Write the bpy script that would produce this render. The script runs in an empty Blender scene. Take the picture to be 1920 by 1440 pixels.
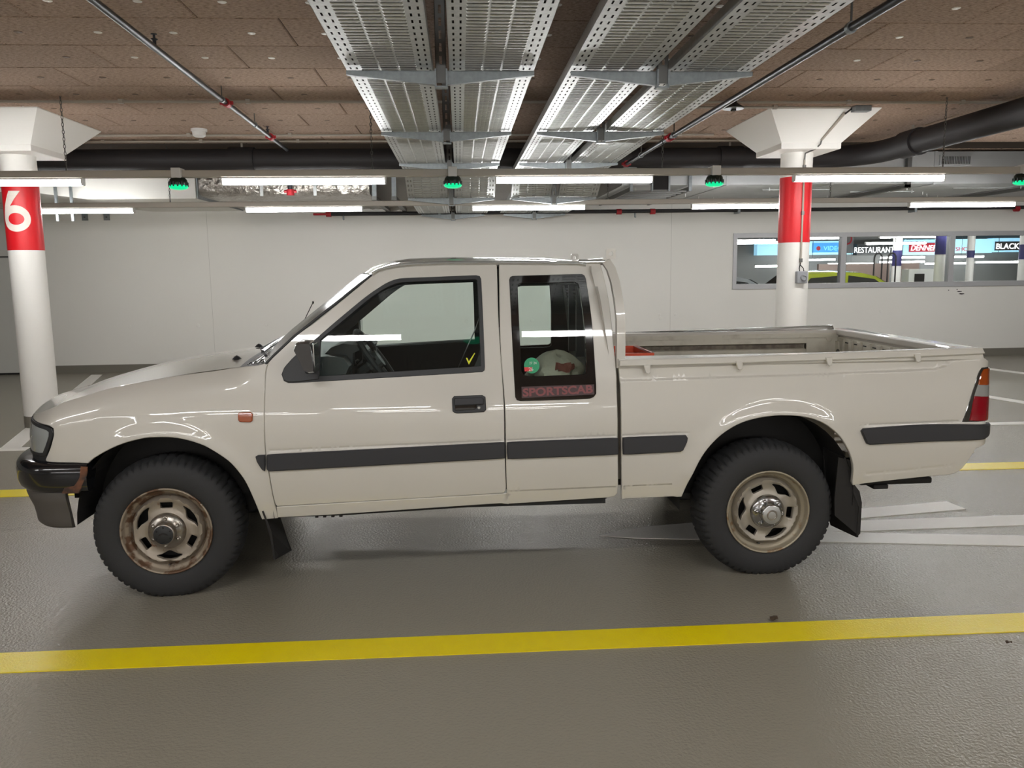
import bpy, bmesh, math, random
import numpy as np
from mathutils import Vector, Matrix, geometry
random.seed(7)
PI = math.pi
SC = bpy.context.scene
COL = SC.collection

# ------------------------------------------------------------------ camera, world, exposure
CAM_H = 1.59
F_PX, PITCH, YAW, ROLL = 1513.9, 0.14149, 0.06277, -0.01196
def camera():
    cy, sy, cp, sp = math.cos(YAW), math.sin(YAW), math.cos(PITCH), math.sin(PITCH)
    w = Vector((sy*cp, cy*cp, -sp)); r = Vector((cy, -sy, 0)); u = r.cross(w)
    r2 = math.cos(ROLL)*r + math.sin(ROLL)*u
    u2 = -math.sin(ROLL)*r + math.cos(ROLL)*u
    cd = bpy.data.cameras.new('camera'); co = bpy.data.objects.new('camera', cd); COL.objects.link(co)
    m = Matrix((r2, u2, -w)).transposed().to_4x4(); m.translation = (0, 0, CAM_H)
    co.matrix_world = m
    cd.sensor_width = 36.0; cd.lens = F_PX/1920*36; cd.clip_start = 0.05; cd.clip_end = 200
    SC.camera = co
camera()
W = bpy.data.worlds.new('world'); SC.world = W; W.use_nodes = True
W.node_tree.nodes['Background'].inputs[0].default_value = (0.5, 0.52, 0.55, 1)
W.node_tree.nodes['Background'].inputs[1].default_value = 0.02
vs = SC.view_settings
vs.view_transform = 'Standard'; vs.look = 'None'; vs.gamma = 1; vs.use_curve_mapping = False
vs.exposure = 1.68
LAMP_POWER = 15.0
SC.cycles.max_bounces = 8; SC.cycles.diffuse_bounces = 4; SC.cycles.glossy_bounces = 4
SC.cycles.transparent_max_bounces = 12; SC.cycles.transmission_bounces = 4
SC.cycles.caustics_reflective = False; SC.cycles.caustics_refractive = False
SC.cycles.sample_clamp_indirect = 4.0
SC.cycles.use_denoising = True

# ------------------------------------------------------------------ materials
def lin(c):
    c = c/255.0
    return c/12.92 if c <= 0.04045 else ((c+0.055)/1.055)**2.4
def srgb(r, g, b): return (lin(r), lin(g), lin(b), 1)
MATS = {}
def mat(name, col, rough=0.5, metal=0.0, coat=0.0, spec=0.5, emit=None, es=0.0, bump=None, noise=None, coat_r=0.03):
    m = bpy.data.materials.new(name); m.use_nodes = True
    nt = m.node_tree; b = nt.nodes['Principled BSDF']
    b.inputs['Base Color'].default_value = col if len(col) == 4 else (*col, 1)
    b.inputs['Roughness'].default_value = rough; b.inputs['Metallic'].default_value = metal
    b.inputs['Coat Weight'].default_value = coat; b.inputs['Coat Roughness'].default_value = coat_r
    b.inputs['Specular IOR Level'].default_value = spec
    if emit:
        b.inputs['Emission Color'].default_value = emit if len(emit) == 4 else (*emit, 1); b.inputs['Emission Strength'].default_value = es
    tc = nt.nodes.new('ShaderNodeTexCoord')
    if noise:   # (scale, amount, detail, second colour): patchy colour
        n = nt.nodes.new('ShaderNodeTexNoise'); n.inputs['Scale'].default_value = noise[0]; n.inputs['Detail'].default_value = noise[2]
        nt.links.new(tc.outputs['Object'], n.inputs['Vector'])
        cr = nt.nodes.new('ShaderNodeValToRGB'); cr.color_ramp.elements[0].position = noise[4] if len(noise) > 4 else .35; cr.color_ramp.elements[1].position = noise[5] if len(noise) > 5 else .65
        nt.links.new(n.outputs['Fac'], cr.inputs['Fac'])
        mx = nt.nodes.new('ShaderNodeMix'); mx.data_type = 'RGBA'
        mx.inputs[6].default_value = b.inputs['Base Color'].default_value
        c2 = noise[3]; mx.inputs[7].default_value = c2 if len(c2) == 4 else (*c2, 1)
        ma = nt.nodes.new('ShaderNodeMath'); ma.operation = 'MULTIPLY'; ma.inputs[1].default_value = noise[1]
        nt.links.new(cr.outputs['Color'], ma.inputs[0]); nt.links.new(ma.outputs[0], mx.inputs[0])
        nt.links.new(mx.outputs[2], b.inputs['Base Color'])
    if bump:    # (scale, strength, distance)
        n = nt.nodes.new('ShaderNodeTexNoise'); n.inputs['Scale'].default_value = bump[0]; n.inputs['Detail'].default_value = 3
        nt.links.new(tc.outputs['Object'], n.inputs['Vector'])
        bp = nt.nodes.new('ShaderNodeBump'); bp.inputs['Strength'].default_value = bump[1]; bp.inputs['Distance'].default_value = bump[2]
        nt.links.new(n.outputs['Fac'], bp.inputs['Height']); nt.links.new(bp.outputs['Normal'], b.inputs['Normal'])
    MATS[name] = m
    return m
def glass(name, tint, refl=1.0, rough=0.01):
    m = bpy.data.materials.new(name); m.use_nodes = True; nt = m.node_tree
    for n in list(nt.nodes): nt.nodes.remove(n)
    out = nt.nodes.new('ShaderNodeOutputMaterial'); mx = nt.nodes.new('ShaderNodeMixShader')
    tr = nt.nodes.new('ShaderNodeBsdfTransparent'); tr.inputs[0].default_value = (*tint, 1)
    gl = nt.nodes.new('ShaderNodeBsdfGlossy'); gl.inputs['Roughness'].default_value = rough; gl.inputs[0].default_value = (refl, refl, refl, 1)
    fr = nt.nodes.new('ShaderNodeFresnel'); fr.inputs[0].default_value = 1.5
    nt.links.new(fr.outputs[0], mx.inputs[0]); nt.links.new(tr.outputs[0], mx.inputs[1]); nt.links.new(gl.outputs[0], mx.inputs[2])
    nt.links.new(mx.outputs[0], out.inputs[0]); MATS[name] = m
    return m
M_PAINT = mat('cream_paint', srgb(203, 199, 190), .32, coat=1.0, noise=(1.1, .25, 4, srgb(195, 190, 179), .4, .75))
M_PAINT_IN = mat('worn_cream_paint', srgb(200, 195, 180), .5, noise=(9, .55, 6, srgb(140, 132, 118), .52, .78))
M_BLACK = mat('black_plastic', srgb(38, 39, 41), .5, bump=(350, .15, .002))
M_MOLD = mat('charcoal_moulding', srgb(48, 48, 51), .62, bump=(400, .15, .002))
M_GLOSSBLK = mat('gloss_black_steel', srgb(22, 23, 26), .18, coat=.6, noise=(14, .5, 5, srgb(70, 55, 48), .62, .7))
M_VAL = mat('faded_black_plastic', srgb(84, 80, 77), .6, bump=(200, .1, .002))
M_RUST = mat('rusty_black_steel', srgb(62, 46, 38), .7, noise=(22, .8, 5, srgb(124, 78, 52), .4, .6))
M_DARK = mat('underbody_dark', srgb(30, 28, 27), .75)
M_RUBBER = mat('rubber', srgb(44, 44, 45), .75, bump=(160, .2, .003))
M_TREAD = mat('tread_rubber', srgb(48, 48, 49), .8)
M_RIM = mat('beige_steel_rim', srgb(160, 150, 137), .4, metal=.45, noise=(26, .8, 6, srgb(124, 84, 56), .64, .69))
M_RUSTBAND = mat('rusted_rim_edge', srgb(154, 141, 124), .5, metal=.3, noise=(18, .9, 6, srgb(96, 66, 44), .47, .56))
M_RIM_R = mat('beige_steel_rim_clean', srgb(168, 161, 149), .38, metal=.45, noise=(30, .7, 6, srgb(124, 92, 66), .68, .73))
M_RIM_RB = mat('stained_rim_edge', srgb(166, 156, 136), .44, metal=.35, noise=(20, .8, 6, srgb(130, 98, 64), .57, .66))
M_CHROME = mat('chrome', srgb(178, 178, 178), .22, metal=1.0)
M_CHROME_D = mat('dull_chrome', srgb(165, 160, 152), .28, metal=.9, noise=(40, .6, 4, srgb(128, 104, 84), .5, .7))
M_SILVER = mat('silver_cap', srgb(176, 176, 174), .4, metal=.6)
M_TRIM = mat('bright_roof_trim', srgb(206, 206, 203), .22, metal=.75)
M_INT = mat('interior_black', srgb(46, 48, 49), .7)
M_INT2 = mat('interior_grey', srgb(64, 69, 69), .55)
M_SEAT = mat('seat_cloth', srgb(60, 62, 66), .9)
M_GLASS = glass('tinted_glass', (.88, .95, .925))
M_GLASSQ = glass('dark_tinted_glass', (.86, .94, .91))
M_FRIT = mat('black_glass_border', srgb(13, 13, 14), .06, coat=1)
M_WSCREEN = glass('windscreen_glass', (.85, .93, .90), .55, .16)
M_WGLASS = glass('window_glass', (.93, .95, .95))
M_AMBER = mat('amber_lens', srgb(158, 70, 18), .15, coat=1)
M_RED = mat('red_lens', srgb(140, 8, 26), .12, coat=1)
M_CLEAR = mat('clear_lens', srgb(150, 150, 147), .12, coat=1)
M_LENS = mat('headlight_lens', srgb(152, 156, 156), .08, coat=1, bump=(0, 0, 0) if False else None)
M_LAMPIN = mat('lamp_housing_smoked', srgb(44, 40, 34), .2, coat=1)
M_CRATE = mat('orange_crate', srgb(214, 76, 38), .45)
M_BAG = mat('cream_cloth', srgb(214, 208, 188), .85, bump=(20, .4, .02))
M_BAGRED = mat('red_print', srgb(150, 92, 80), .85)
M_STICK = mat('green_sticker', srgb(24, 148, 98), .5)
M_STICKR = mat('red_sticker', srgb(206, 42, 44), .5)
M_STICKW = mat('pale_print', srgb(220, 226, 220), .6)
M_LETTER = mat('dull_red_letters', srgb(126, 60, 62), .5)
M_LETTERBG = mat('smoky_letter_ground', srgb(58, 26, 28), .3, coat=.6)
M_YCHECK = mat('yellow_mark', srgb(214, 214, 40), .6)
# room
M_FLOOR = mat('grey_floor_coating', srgb(150, 144, 130), .16, spec=.6, bump=(80, .40, .012), noise=(.5, .3, 4, srgb(142, 136, 123), .3, .7))
M_YELLOW = mat('yellow_line_paint', srgb(255, 232, 6), .3, spec=.6, bump=(120, .2, .01), noise=(16, .25, 4, srgb(246, 218, 8), .4, .7))
M_WLINE = mat('white_line_paint', srgb(232, 229, 222), .35, spec=.6, bump=(120, .2, .01))
M_WALL = mat('white_wall', srgb(233, 231, 225), .8, noise=(.9, .2, 5, srgb(226, 224, 217), .35, .7), bump=(30, .06, .01))
M_BASE = mat('grey_skirting', srgb(122, 118, 108), .5)
M_COLUMN = mat('white_column', srgb(240, 238, 233), .55, bump=(12, .05, .02))
M_REDBAND = mat('red_band', srgb(222, 26, 36), .4)
M_LIGHTP = mat('lightbeige_numeral', srgb(238, 228, 218), .5)
def board_material():
    m = mat('wood_wool_board', srgb(170, 140, 116), .95, bump=(70, .55, .02))
    nt = m.node_tree; b = nt.nodes['Principled BSDF']; tc = [n for n in nt.nodes if n.type == 'TEX_COORD'][0]
    n1 = nt.nodes.new('ShaderNodeTexNoise'); n1.inputs['Scale'].default_value = 75; n1.inputs['Detail'].default_value = 5
    mp = nt.nodes.new('ShaderNodeMapping'); mp.inputs['Scale'].default_value = (.45, 1.3, 1)
    nt.links.new(tc.outputs['Object'], mp.inputs['Vector']); nt.links.new(mp.outputs[0], n1.inputs['Vector'])
    cr = nt.nodes.new('ShaderNodeValToRGB')
    e = cr.color_ramp.elements; e[0].position = .30; e[0].color = srgb(116, 97, 83); e[1].position = .62; e[1].color = srgb(190, 165, 146)
    el = e.new(.46); el.color = srgb(172, 147, 129)
    nt.links.new(n1.outputs['Fac'], cr.inputs['Fac'])
    oi = nt.nodes.new('ShaderNodeObjectInfo'); mx = nt.nodes.new('ShaderNodeMix'); mx.data_type = 'RGBA'; mx.blend_type = 'MULTIPLY'
    mr = nt.nodes.new('ShaderNodeMapRange'); mr.inputs[3].default_value = .9; mr.inputs[4].default_value = 1.04
    nt.links.new(oi.outputs['Random'], mr.inputs[0]); mx.inputs[0].default_value = 1
    nt.links.new(cr.outputs['Color'], mx.inputs[6]); nt.links.new(mr.outputs[0], mx.inputs[7])
    nt.links.new(mx.outputs[2], b.inputs['Base Color'])
    return m
M_BOARD = board_material()
M_SLAB = mat('dark_slab', srgb(70, 58, 48), .95)
M_ZINC = mat('galvanised_sheet', srgb(206, 209, 208), .42, metal=.8, noise=(26, .35, 5, srgb(176, 180, 180), .4, .65))
M_ZINC2 = mat('galvanised_steel_dull', srgb(150, 156, 158), .42, metal=.7, noise=(30, .5, 5, srgb(122, 128, 132), .35, .65))
M_STRUT = mat('strut_steel', srgb(112, 112, 110), .45, metal=.7)
M_PIPEB = mat('black_pipe', srgb(40, 38, 40), .6)
M_PIPES = mat('dark_steel_pipe', srgb(62, 64, 68), .35, metal=.5)
M_COUPL = mat('red_coupling', srgb(178, 34, 44), .45)
M_CONDUIT = mat('grey_conduit', srgb(172, 164, 152), .5)
M_FOIL = mat('foil_insulation', srgb(188, 184, 178), .3, metal=.75, bump=(14, .9, .05), noise=(5, .5, 5, srgb(150, 142, 132), .4, .6))
M_DUCT = mat('duct_sheet', srgb(190, 192, 192), .4, metal=.55, noise=(3, .3, 4, srgb(168, 170, 172), .4, .6))
M_RAIL = mat('lamp_rail_enamel', srgb(190, 184, 174), .5)
M_TUBE = mat('lamp_diffuser', (1, 1, 1, 1), .4, emit=(1.0, .995, .985, 1), es=LAMP_POWER)
M_GREEN = mat('green_indicator', srgb(10, 200, 130), .3, emit=(.0, .62, .26, 1), es=.36)
M_INDB = mat('indicator_housing', srgb(20, 34, 28), .3)
M_WHITEP = mat('white_plastic', srgb(232, 232, 230), .45)
M_ALU = mat('aluminium_frame', srgb(186, 186, 188), .42, metal=.15)
M_GREYBOX = mat('grey_box', srgb(150, 152, 156), .5)
M_TEXTBLK = mat('black_print', srgb(40, 40, 42), .7)
M_LEAF = mat('dry_leaf', srgb(74, 60, 46), .9)
M_GATE = mat('pale_gate_panel', srgb(206, 206, 200), .6)
# hall behind the window
M_HALLW = mat('hall_wall', srgb(96, 98, 96), .4)
M_SIGNB = mat('lit_sign_blue', srgb(150, 205, 235), .4, emit=srgb(156, 208, 236), es=.30)
M_SIGNB2 = mat('lit_sign_deep_blue', srgb(60, 140, 205), .4, emit=srgb(60, 140, 205), es=.26)
M_SIGNK = mat('dark_sign', srgb(38, 42, 44), .4)
M_SIGNR = mat('sign_red', srgb(150, 24, 40), .4, emit=srgb(150, 24, 40), es=.15)
M_SIGNT = mat('lit_letters', srgb(250, 250, 250), .4, emit=(1, 1, 1, 1), es=.42)
M_SIGNTR = mat('red_letters', srgb(180, 60, 70), .4, emit=srgb(180, 60, 70), es=.2)
M_BLUEB = mat('navy_band', srgb(52, 50, 104), .5)
M_CARY = mat('yellow_green_car_paint', srgb(170, 182, 30), .3, coat=1)
M_CARW = mat('silver_car_paint', srgb(200, 203, 206), .3, coat=1)
M_CARK = mat('black_car_paint', srgb(40, 42, 46), .3, coat=1)
M_CARG = mat('car_window', srgb(18, 20, 20), .06, coat=1)
M_CARDOOR = mat('hall_panel_brown', srgb(140, 122, 114), .6)

# ------------------------------------------------------------------ helpers
ORG = {}
def mk(name, V, F, m, parent=None, origin=None, smooth=False, sharp=None):
    V = np.asarray(V, float).reshape(-1, 3)
    if origin is None:
        lo, hi = V.min(0), V.max(0); origin = (lo+hi)/2; origin[2] = lo[2]
    origin = np.asarray(origin, float)
    me = bpy.data.meshes.new(name); me.from_pydata((V-origin).tolist(), [], [list(f) for f in F])
    me.materials.append(m)
    if smooth:
        me.polygons.foreach_set('use_smooth', [True]*len(me.polygons))
        if sharp is not None:
            me.update()
            bm = bmesh.new(); bm.from_mesh(me); a = math.radians(sharp)
            for e in bm.edges:
                if len(e.link_faces) == 2 and e.calc_face_angle(0) > a: e.smooth = False
            bm.to_mesh(me); bm.free()
    me.update()
    o = bpy.data.objects.new(name, me); COL.objects.link(o)
    p = ORG[parent.name] if parent else np.zeros(3)
    o.location = origin-p
    if parent: o.parent = parent
    ORG[o.name] = origin
    return o
def thing(name, label, cat, loc, group=None):
    o = bpy.data.objects.new(name, None); COL.objects.link(o); o.location = loc; o.empty_display_size = .1
    ORG[o.name] = np.asarray(loc, float)
    tag(o, label, cat, group); return o
def tag(o, label, cat, group=None):
    o['label'] = label; o['category'] = cat
    if group: o['group'] = group
    return o
def struct(o): o['kind'] = 'structure'; return o
def copy_tree(o, dloc, label=None):
    c = o.copy(); COL.objects.link(c); c.location = o.location+Vector(dloc); ORG[c.name] = ORG[o.name]+np.asarray(dloc, float)
    if label: c['label'] = label
    for ch in [x for x in bpy.data.objects if x.parent is o]:
        d = ch.copy(); COL.objects.link(d); d.parent = c; ORG[d.name] = ORG[ch.name]+np.asarray(dloc, float)
        for g in [x for x in bpy.data.objects if x.parent is ch]:
            e = g.copy(); COL.objects.link(e); e.parent = d
    return c
class MB:
    def __init__(s): s.V = []; s.F = []
    def add(s, V, F):
        n = len(s.V); s.V += [tuple(map(float, v)) for v in V]; s.F += [[i+n for i in f] for f in F]; return s
    def box(s, a, b):
        (x0, y0, z0), (x1, y1, z1) = a, b
        return s.add([(x0,y0,z0),(x1,y0,z0),(x1,y1,z0),(x0,y1,z0),(x0,y0,z1),(x1,y0,z1),(x1,y1,z1),(x0,y1,z1)],
                     [(0,3,2,1),(4,5,6,7),(0,1,5,4),(1,2,6,5),(2,3,7,6),(3,0,4,7)])
    def bbox(s, a, b, r):      # box with chamfered edges
        bm = bmesh.new(); bmesh.ops.create_cube(bm, size=1)
        for v in bm.verts:
            v.co = Vector([a[i]+(v.co[i]+.5)*(b[i]-a[i]) for i in range(3)])
        bmesh.ops.bevel(bm, geom=list(bm.edges), offset=r, segments=2, affect='EDGES', profile=.5)
        bm.verts.index_update()
        s.add([v.co for v in bm.verts], [[v.index for v in f.verts] for f in bm.faces]); bm.free(); return s
    def frame(s, p0, p1):
        d = Vector(p1)-Vector(p0); d.normalize()
        a = Vector((0,0,1)) if abs(d.z) < .9 else Vector((1,0,0))
        u = d.cross(a).normalized(); v = u.cross(d).normalized()
        return d, u, v
    def cyl(s, p0, p1, r0, r1=None, n=12, cap=True):
        r1 = r0 if r1 is None else r1
        d, u, v = s.frame(p0, p1); V = []; F = []
        for p, r in ((Vector(p0), r0), (Vector(p1), r1)):
            V += [p+(u*math.cos(2*PI*i/n)+v*math.sin(2*PI*i/n))*r for i in range(n)]
        F = [(i, (i+1) % n, n+(i+1) % n, n+i) for i in range(n)]
        if cap: F += [list(range(n))[::-1], list(range(n, 2*n))]
        return s.add(V, F)
    def tube(s, path, r, n=10, cap=True):
        P = [Vector(p) for p in path]; V = []; F = []; u = None
        for k, p in enumerate(P):
            d = (P[min(k+1, len(P)-1)]-P[max(k-1, 0)]).normalized()
            if u is None:
                a = Vector((0,0,1)) if abs(d.z) < .9 else Vector((1,0,0)); u = d.cross(a).normalized()
            u = (u-d*u.dot(d)).normalized(); v = u.cross(d)
            V += [p+(u*math.cos(2*PI*i/n)+v*math.sin(2*PI*i/n))*r for i in range(n)]
        for k in range(len(P)-1):
            F += [(k*n+i, k*n+(i+1) % n, (k+1)*n+(i+1) % n, (k+1)*n+i) for i in range(n)]
        if cap: F += [list(range(n))[::-1], list(range((len(P)-1)*n, len(P)*n))]
        return s.add(V, F)
    def bar(s, path, w, h, up=(0,1,0)):     # rectangular section swept on a path, w along `up`
        P = [Vector(p) for p in path]; V = []; F = []; U = Vector(up).normalized()
        for k, p in enumerate(P):
            d = (P[min(k+1, len(P)-1)]-P[max(k-1, 0)]).normalized(); v = d.cross(U).normalized()
            V += [p+U*w/2+v*h/2, p-U*w/2+v*h/2, p-U*w/2-v*h/2, p+U*w/2-v*h/2]
        for k in range(len(P)-1):
            F += [(k*4+i, k*4+(i+1) % 4, k*4+4+(i+1) % 4, k*4+4+i) for i in range(4)]
        F += [(3,2,1,0), tuple(len(P)*4-4+i for i in range(4))]
        return s.add(V, F)
    def prism(s, poly, axis, a, b):         # polygon (two coords) extruded along axis 0/1/2
        n = len(poly)
        def P(p, t):
            q = list(p); q.insert(axis, t); return q
        V = [P(p, a) for p in poly]+[P(p, b) for p in poly]
        F = [list(range(n)), list(range(n, 2*n))[::-1]]+[(i, n+i, n+(i+1) % n, (i+1) % n) for i in range(n)]
        return s.add(V, F)
    def lathe(s, prof, c, n=24, axis=2, a0=0, a1=2*PI):   # prof: (radius, height)
        full = abs(a1-a0-2*PI) < 1e-6; m = n if full else n+1; V = []; F = []
        for r, h in prof:
            for i in range(m):
                t = a0+(a1-a0)*i/n; x, y = r*math.cos(t), r*math.sin(t)
                q = [x, y]; q.insert(axis, h); V.append([q[j]+c[j] for j in range(3)])
        for k in range(len(prof)-1):
            for i in range(n):
                j = (i+1) % m; F.append((k*m+i, k*m+j, (k+1)*m+j, (k+1)*m+i))
        return s.add(V, F)
    def grid(s, G):                          # G[i][j] points
        n, m = len(G), len(G[0])
        return s.add([p for r in G for p in r], [(i*m+j, i*m+j+1, (i+1)*m+j+1, (i+1)*m+j) for i in range(n-1) for j in range(m-1)])
    def out(s, name, m, parent=None, origin=None, smooth=False, sharp=40):
        return mk(name, s.V, s.F, m, parent, origin, smooth, sharp if smooth else None)
def text_mesh(txt, size, depth=.004, offset=0.0, shear=0.0, width=None, space=1.0):
    c = bpy.data.curves.new('txt', 'FONT'); c.body = txt; c.size = size; c.extrude = depth; c.offset = offset; c.shear = shear; c.space_character = space
    c.resolution_u = 6
    o = bpy.data.objects.new('txt', c); COL.objects.link(o)
    bpy.context.view_layer.update()
    me = bpy.data.meshes.new_from_object(o)
    V = np.array([v.co[:] for v in me.vertices]); F = [list(p.vertices) for p in me.polygons]
    bpy.data.objects.remove(o); bpy.data.curves.remove(c); bpy.data.meshes.remove(me)
    if width: V[:, 0] *= width/(V[:, 0].max()-V[:, 0].min())
    V[:, 0] -= V[:, 0].min(); V[:, 1] -= V[:, 1].min()
    return V, F
def wall_text(name, txt, x0, z0, y, size, m, parent, width=None, **k):   # lettering facing -Y, lower left at (x0, z0)
    V, F = text_mesh(txt, size, width=width, **k)
    return mk(name, [(x0+v[0], y-v[2], z0+v[1]) for v in V], F, m, parent)
# ------------------------------------------------------------------ room shell
CEIL, WALLY = 3.14, 13.45
XL, XR_, YB, YF = -13.0, 22.0, -12.0, 27.0
fl = struct(MB().box((XL, YB, -.2), (XR_, YF, 0)).out('floor', M_FLOOR, origin=(0, 0, 0)))
def flat(name, poly, m, parent=fl, h=.003, z=0):
    return MB().prism(poly, 2, z-.002, z+h).out(name, m, parent)
flat('yellow_line', [(-9, 3.20), (9, 3.165), (9, 3.345), (-9, 3.38)], M_YELLOW)
flat('yellow_line', [(-9, 5.90), (9, 5.87), (9, 6.07), (-9, 6.10)], M_YELLOW)
flat('white_line', [(-9, 7.46), (10.5, 7.57), (10.5, 7.70), (-9, 7.61)], M_WLINE)
for x0 in (-4.19, -1.45, 1.3, 4.03, 6.78, 9.18):
    flat('white_line', [(x0-.09, 7.62), (x0+.09, 7.62), (x0-1.52, 13.15), (x0-1.69, 13.15)], M_WLINE)
flat('direction_arrow', [(.80, 4.62), (1.1, 4.755), (3.25, 5.085), (3.27, 4.905), (2.15, 4.737), (4.9, 4.765), (4.9, 4.575), (2.2, 4.543), (3.5, 4.335), (3.42, 4.165), (1.0, 4.555)], M_WLINE, h=.004)

# ceiling: dark slab with rows of wood-wool boards screwed beneath it
ce = struct(MB().box((XL, YB, CEIL+.03), (XR_, WALLY+.25, CEIL+.25)).out('ceiling', M_SLAB, origin=(0, 0, CEIL+.03)))
PL, PW = .977, .6245
pm = None; washer = None
def board_mesh():
    mb = MB(); g = .0035; b = .007; x, y = PL/2-g, PW/2-g
    mb.add([(-x, -y, .03), (x, -y, .03), (x, y, .03), (-x, y, .03), (-x, -y, b), (x, -y, b), (x, y, b), (-x, y, b),
            (-x+b, -y+b, 0), (x-b, -y+b, 0), (x-b, y-b, 0), (-x+b, y-b, 0)],
           [(0,1,5,4), (1,2,6,5), (2,3,7,6), (3,0,4,7), (4,5,9,8), (5,6,10,9), (6,7,11,10), (7,4,8,11), (8,9,10,11)])
    return mb
wm = MB().lathe([(.0, -.005), (.014, -.005), (.024, -.003), (.027, 0)], (0, 0, 0), n=10)
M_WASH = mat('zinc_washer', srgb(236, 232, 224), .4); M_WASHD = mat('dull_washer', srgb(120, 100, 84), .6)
wash_me = []
first = None; n_p = 0
for j in range(-1, 11):
    yc = 5.345+PW*j+PW/2-PW*3
    for i in range(-10, 14):
        xc = 2.82+PL*i-PL/2+(0 if (j % 2) else PL/2)
        # keep boards that fall in view (the cone of the lens at ceiling height)
        if yc < 3.2 or abs(xc-.07*yc) > .66*yc+1.2 or yc > 11.3: continue
        if first is None:
            first = board_mesh(); o = mk('ceiling_panel', [(v[0]+xc, v[1]+yc, v[2]+CEIL) for v in first.V], first.F, M_BOARD, ce, origin=(xc, yc, CEIL)); pm = o
        else:
            o = pm.copy(); COL.objects.link(o); o.location = Vector((xc, yc, CEIL))-Vector(ORG[ce.name]); o.parent = ce
        o.rotation_euler = (random.uniform(-.001, .001), random.uniform(-.0008, .0008), 0)
        n_p += 1
        for sx in (-.25, .25):
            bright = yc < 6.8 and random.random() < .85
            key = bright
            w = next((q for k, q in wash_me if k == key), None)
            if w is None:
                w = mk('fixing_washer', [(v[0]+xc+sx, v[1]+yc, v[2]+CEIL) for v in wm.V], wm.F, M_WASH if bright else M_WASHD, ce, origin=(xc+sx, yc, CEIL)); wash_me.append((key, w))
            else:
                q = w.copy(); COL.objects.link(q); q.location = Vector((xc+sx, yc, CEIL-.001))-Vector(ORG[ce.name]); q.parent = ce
# plain boarding beyond and behind the boards one can tell apart
for n_, (a, b) in enumerate((((XL, YB), (XR_, 3.16)), ((XL, 11.0), (XR_, WALLY+.2)))):
    MB().box((a[0], a[1], CEIL+.004), (b[0], b[1], CEIL+.028)).out('boarding', M_BOARD, ce)
MB().box((XL, 3.16, CEIL+.012), (XR_, 11.0, CEIL+.028)).out('boarding', M_SLAB, ce)

M_WALLJ = mat('wall_joint', srgb(196, 193, 186), .8)
# back wall with the strip window cut out
WX0, WX1, WZ0, WZ1 = 4.585, 12.2, 1.205, 2.135
wb = MB()
wb.box((-6.84, WALLY, 0), (WX0, WALLY+.25, CEIL)); wb.box((WX1, WALLY, 0), (XR_, WALLY+.25, CEIL))
wb.box((WX0, WALLY, 0), (WX1, WALLY+.25, WZ0)); wb.box((WX0, WALLY, WZ1), (WX1, WALLY+.25, CEIL))
wb.box((XL, WALLY+.1, 0), (-6.84, WALLY+.25, CEIL))
WB = struct(wb.out('wall_back', M_WALL, origin=(0, WALLY, 0)))
for x in (-4.02, 3.533): MB().box((x-.0025, WALLY-.001, .13), (x+.0025, WALLY+.01, 2.7)).out('panel_joint', M_WALLJ, WB)
for i in range(9):
    x = -5.35+i*1.09
    o = MB().lathe([(.0, 0), (.024, 0), (.03, .006)], (x, WALLY-.004, .74), n=12, axis=1).out('tie_hole', M_WALL, WB)
for x in (3.35, 3.62, 5.9, 7.2): MB().lathe([(.0, 0), (.02, 0), (.026, .006)], (x, WALLY-.004, .80), n=12, axis=1).out('tie_hole', M_WALL, WB)
for x, z, w, h in ((8.57, 1.115, .09, .016), (8.61, 1.075, .10, .022), (8.38, 1.14, .02, .016), (8.53, 1.15, .02, .018)):
    MB().prism([(x-w/2, z), (x-w*.2, z+h/2), (x+w/2, z+h*.3), (x+w*.55, z-h*.2), (x, z-h/2)], 1, WALLY-.002, WALLY+.004).out('chipped_spot', M_DARK, WB)
struct(MB().box((XL-.25, YB, 0), (XL, YF, CEIL+.25)).out('wall_left', M_WALL))
struct(MB().box((XR_, YB, 0), (XR_+.25, YF, CEIL+.25)).out('wall_right', M_WALL))
struct(MB().box((XL, YB-.25, 0), (XR_, YB, CEIL+.25)).out('wall_front', M_WALL))
struct(MB().box((-6.8, WALLY-.012, 0), (XR_, WALLY+.05, .125)).out('baseboard_back', M_BASE))
# pale sliding gate at the far left, with its printed warning
g = struct(MB().box((-12.4, WALLY-.06, .03), (-6.88, WALLY-.0, 2.62)).out('door_1', M_GATE, origin=(-8, WALLY, 0)))
MB().box((-12.4, WALLY-.07, 1.86), (-6.88, WALLY-.05, 1.885)).out('cross_rail', M_STRUT, g)
MB().box((-12.4, WALLY-.05, 0), (-6.88, WALLY-.01, .03)).out('bottom_gap', M_DARK, g)
wall_text('lettering', 'Achtung Fluchtweg', -8.02, 1.335, WALLY-.061, .085, M_TEXTBLK, g, depth=.001)
wall_text('lettering', 'alarmgesichert', -7.80, 1.255, WALLY-.061, .085, M_TEXTBLK, g, depth=.001)
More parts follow.
